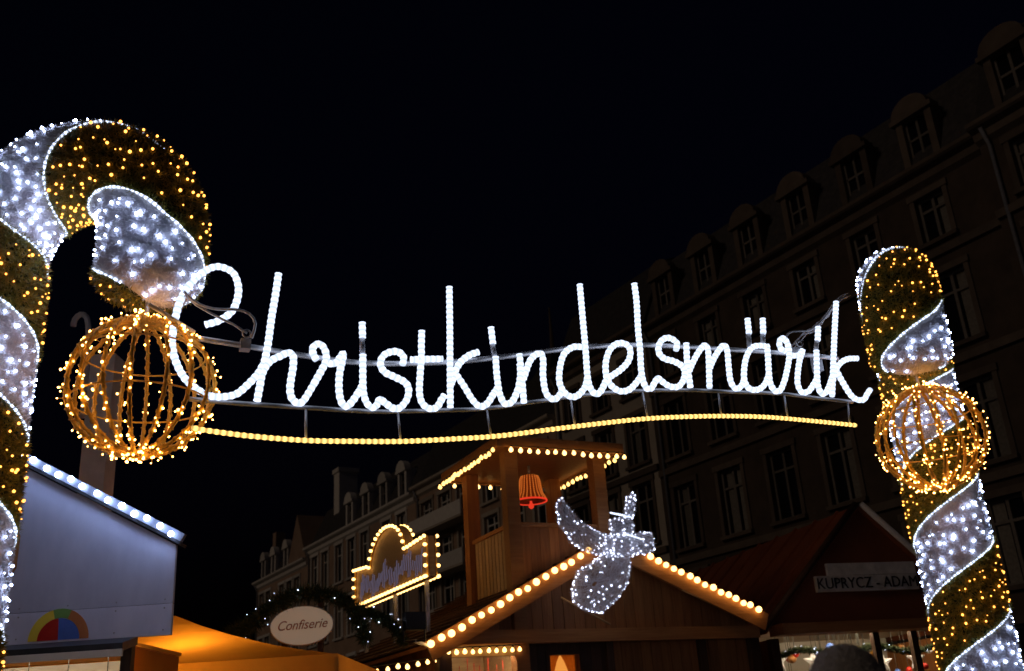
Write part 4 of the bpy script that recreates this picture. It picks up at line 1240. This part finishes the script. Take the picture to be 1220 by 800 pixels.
# ---------------------------------------------------------------- red-roofed stall on the right
RK = 1.30                                   # stall size; its floor level in its own units is G0
RS, RS_RZ = (3.95 * RK, 12.0 * RK, 1.65 * (1 - RK)), math.radians(15)
G0 = 1.65 * (RK - 1) / RK
rs = thing('red_roof_stall', 'market stall with steep dark red roof and name board', 'stall', RS, RS_RZ)
rs.scale = (RK,) * 3
RZ_, HWR, EV = 3.95, 1.32, 2.66
MB().prism([(-HWR, EV), (HWR, EV), (0, RZ_ - 0.02)], 0.0, 0.03).build('gable_panel', M['red_roof'], rs)
for sx in (-1, 1):
    a, b = Vector((0, 0, RZ_)), Vector((sx * (HWR + 0.12), 0, EV - 0.10))
    dn = (b - a).normalized(); up = Vector((-dn.z, 0, dn.x)) * (1 if dn.x > 0 else -1)
    MB().prism([(p.x, p.z) for p in (a + up * 0.03, b + up * 0.03, b - up * 0.01, a - up * 0.01)], -0.06, 5.6).build('roof', M['red_roof'], rs)
    for sy_ in np.arange(0.35, 5.5, 0.52):
        MB().beam(tuple(a + up * 0.045 + Vector((0, sy_, 0))), tuple(b + up * 0.045 + Vector((0, sy_, 0))), 0.035, 0.03, (0, 1, 0)).build('roof_seam', M['red_roof'], rs)
    MB().tube([tuple(a + up * 0.05 + Vector((0, -0.06, 0))), tuple(b + up * 0.05 + Vector((0, -0.06, 0)))], 0.04, 8).build('edge_tube', M['galv' if sx > 0 else 'wood_dark'], rs, True)
    MB().box(sx * HWR - 0.05, sx * HWR + 0.05, 0.0, 0.1, G0, EV - 0.16).build('post', M['wood_dark'], rs)
    MB().box(sx * HWR - 0.02, sx * HWR + 0.02, 0.1, 5.4, G0, EV - 0.16).build('side_wall', M['wood'], rs)
MB().box(-HWR - 0.05, HWR + 0.05, -0.32, 0.0, 2.52, 2.63).build('fascia', M['wood_h'], rs)
MB().box(-HWR, HWR, 1.9, 1.94, G0, EV).build('back_wall', M['cream'], rs)
MB().box(-HWR + 0.03, HWR - 0.03, 0.032, 1.9, EV - 0.06, EV - 0.03).build('ceiling', M['cream'], rs)
MB().box(-HWR, HWR, -0.3, 0.35, 0.95, 1.0).build('counter', M['wood_pale'], rs)
MB().box(-HWR + 0.06, HWR - 0.06, 0.0, 0.04, G0, 0.95).build('counter_front', M['wood'], rs)
for px in (-0.07, 0.42):
    MB().box(px - 0.04, px + 0.04, -0.03, 0.04, 1.0, 2.518).build('post', M['wood_dark'], rs)
MB().tube([(-1.1, 0.12, 2.582), (1.1, 0.12, 2.582)], 0.018, 8).build('tube_lamp', M['tube_lamp'], rs, True)
nb = MB().box(-0.72, 0.60, -0.05, -0.004, 2.98, 3.16).build('name_board', M['cream_old'], rs)
lettering('lettering', 'KUPRYCZ - ADAM', 0.175, M['ink'], nb, (-0.06, -0.056, 3.068), sx=0.92, spacing=1.0)
MB().box(-0.55, 0.60, -0.045, -0.004, 3.165, 3.30).build('name_board', M['cream_old'], rs)
c2, s2_ = math.cos(RS_RZ), math.sin(RS_RZ)
def rs_world(x, y, z):
    return (RS[0] + RK * (c2 * x - s2_ * y), RS[1] + RK * (s2_ * x + c2 * y), RS[2] + RK * z)
cols_ = [('red', M['red']), ('gold', M['gold_wire']), ('white', M['white_paint']), ('dark green', M['green']), ('blue', M['blue']), ('brown', M['ginger'])]
for i in range(34):
    x, y, z = random.uniform(-1.15, 0.95), random.uniform(0.2, 1.2), random.uniform(2.05, 2.42)
    cn, cm = random.choice(cols_)
    k = thing('bauble', 'small ' + cn + ' bauble hanging in the lit red-roofed stall', 'bauble', rs_world(x, y, z), RS_RZ, cn + ' baubles in the stall')
    k.scale = (RK,) * 3
    r = random.uniform(0.03, 0.055)
    MB().lathe([(r * math.sin(a) + 0.0005, -r * math.cos(a)) for a in np.linspace(0.02, math.pi - 0.02, 9)], 12).build('ball', cm, k, True)
    MB().tube([(0, 0, r), (0, 0, 2.60 - z)], 0.003, 4).build('thread', M['wire'], k)
for i in range(5):
    x = -1.05 + i * 0.45
    st = thing('paper_star', 'white paper star hanging in the lit red-roofed stall', 'star', rs_world(x, 0.5, 2.26 + random.uniform(-.05, .05)), RS_RZ, 'paper stars in the stall')
    st.scale = (RK,) * 3
    pts = [((0.14 if k % 2 == 0 else 0.06) * math.sin(2 * pi * k / 10), (0.14 if k % 2 == 0 else 0.06) * math.cos(2 * pi * k / 10)) for k in range(10)]
    v = [(p[0], 0, p[1]) for p in pts] + [(0, -0.04, 0), (0, 0.04, 0)]
    MB().add(v, [(k, (k + 1) % 10, 10) for k in range(10)] + [((k + 1) % 10, k, 11) for k in range(10)]).build('star', M['white_paint'], st)
    MB().tube([(0, 0, 0.13), (0, 0, 0.36)], 0.003, 4).build('thread', M['wire'], st)
garland('fir garland with red bows along the stall opening', [rs_world(x, 0.12, 2.40 - 0.09 * abs(math.sin(x * 3.4))) for x in np.linspace(-1.2, 0.9, 12)], 0.065, 30)

# ---------------------------------------------------------------- a passer-by, seen from behind
def skinned(name, verts, edges, radii, mat, parent, root=0, sub=2):
    me = bpy.data.meshes.new(name)
    me.from_pydata(verts, edges, [])
    o = bpy.data.objects.new(name, me)
    COL.objects.link(o)
    o.modifiers.new('skin', 'SKIN')
    for i, r in enumerate(radii):
        me.skin_vertices[0].data[i].radius = r if isinstance(r, tuple) else (r, r)
        me.skin_vertices[0].data[i].use_root = (i == root)
    sb = o.modifiers.new('sub', 'SUBSURF')
    sb.levels = sb.render_levels = sub
    dg = bpy.context.evaluated_depsgraph_get()
    em = bpy.data.meshes.new_from_object(o.evaluated_get(dg))
    bpy.data.objects.remove(o)
    em.materials.clear(); em.materials.append(mat)
    em.polygons.foreach_set("use_smooth", [True] * len(em.polygons))
    return link(name, em, parent)
person = thing('person', 'person in grey knit hat and dark coat looking towards the stalls', 'person', (0.86, 2.95, 0), math.radians(-8))
PV = [(0, 0, 0.95), (0, 0, 1.12), (0, 0, 1.32), (0, 0.01, 1.46), (0, 0.02, 1.54), (0, 0.02, 1.62), (0, 0.02, 1.72),
      (-0.11, 0, 0.88), (-0.12, 0.01, 0.5), (-0.12, -0.02, 0.09), (-0.12, 0.12, 0.05),
      (0.11, 0, 0.88), (0.12, 0.01, 0.5), (0.12, -0.02, 0.09), (0.12, 0.12, 0.05),
      (-0.19, 0, 1.42), (-0.25, 0.0, 1.14), (-0.23, 0.1, 0.90), (0.19, 0, 1.42), (0.25, 0.0, 1.14), (0.23, 0.1, 0.90)]
PE = [(0, 1), (1, 2), (2, 3), (3, 4), (4, 5), (5, 6), (0, 7), (7, 8), (8, 9), (9, 10), (0, 11), (11, 12), (12, 13), (13, 14), (3, 15), (15, 16), (16, 17), (3, 18), (18, 19), (19, 20)]
PR = [(0.17, 0.14), (0.165, 0.13), (0.18, 0.14), (0.13, 0.10), 0.065, 0.085, 0.075, 0.10, 0.075, 0.05, 0.045, 0.10, 0.075, 0.05, 0.045, 0.085, 0.06, 0.05, 0.085, 0.06, 0.05]
body = skinned('body', PV, PE, PR, M['coat'], person)
hd = MB()
V, F = [], []
nz, na = 16, 20
for i in range(nz + 1):
    th = math.pi * i / nz
    for j in range(na):
        a = 2 * math.pi * j / na
        xx, yy, zz = math.sin(th) * math.cos(a) * 0.078, math.sin(th) * math.sin(a) * 0.098, math.cos(th) * 0.122
        if zz < 0: xx *= 1 + zz * 1.6; yy = yy * (1 + zz * 0.8) + 0.01
        if yy > 0.08 and abs(xx) < 0.02 and -0.045 < zz < 0.01: yy += 0.022
        V.append((xx, yy + 0.03, zz + 1.665))
for i in range(nz):
    for j in range(na):
        F.append((i * na + j, (i + 1) * na + j, (i + 1) * na + (j + 1) % na, i * na + (j + 1) % na))
hd.add(V, F)
for sx in (-1, 1):
    hd.lathe([(0.006, -0.03), (0.02, -0.02), (0.026, 0.0), (0.02, 0.025), (0.005, 0.035)], 10, (sx * 0.08, 0.03, 1.66))
hd.build('head', M['skin'], person, True)
hat = MB().lathe([(0.108, -0.03), (0.118, -0.025), (0.12, 0.02), (0.116, 0.035), (0.112, 0.05), (0.10, 0.09), (0.075, 0.125), (0.04, 0.145), (0.003, 0.15)], 40, (0, 0.025, 1.69)).build('knit_hat', M['grey_knit'], person, True)
hat.scale = (0.92, 1.05, 1.0)
cnt = 6000
th = np.arccos(rng.uniform(0.0, 1, cnt)); ph = rng.uniform(0, 2 * pi, cnt)
N = np.stack([np.sin(th) * np.cos(ph), np.sin(th) * np.sin(ph), np.cos(th)], 1)
P = np.stack([N[:, 0] * 0.106, N[:, 1] * 0.118 + 0.025, N[:, 2] * 0.118 + 1.72], 1)
v, f = needle_arrays(P, N, 0.014, 0.0008, 0.5)
stuff(fast_mesh('wool_fuzz', v, f, M['grey_knit'], hat)).matrix_parent_inverse = Matrix.Diagonal((1 / 0.92, 1 / 1.05, 1, 1))
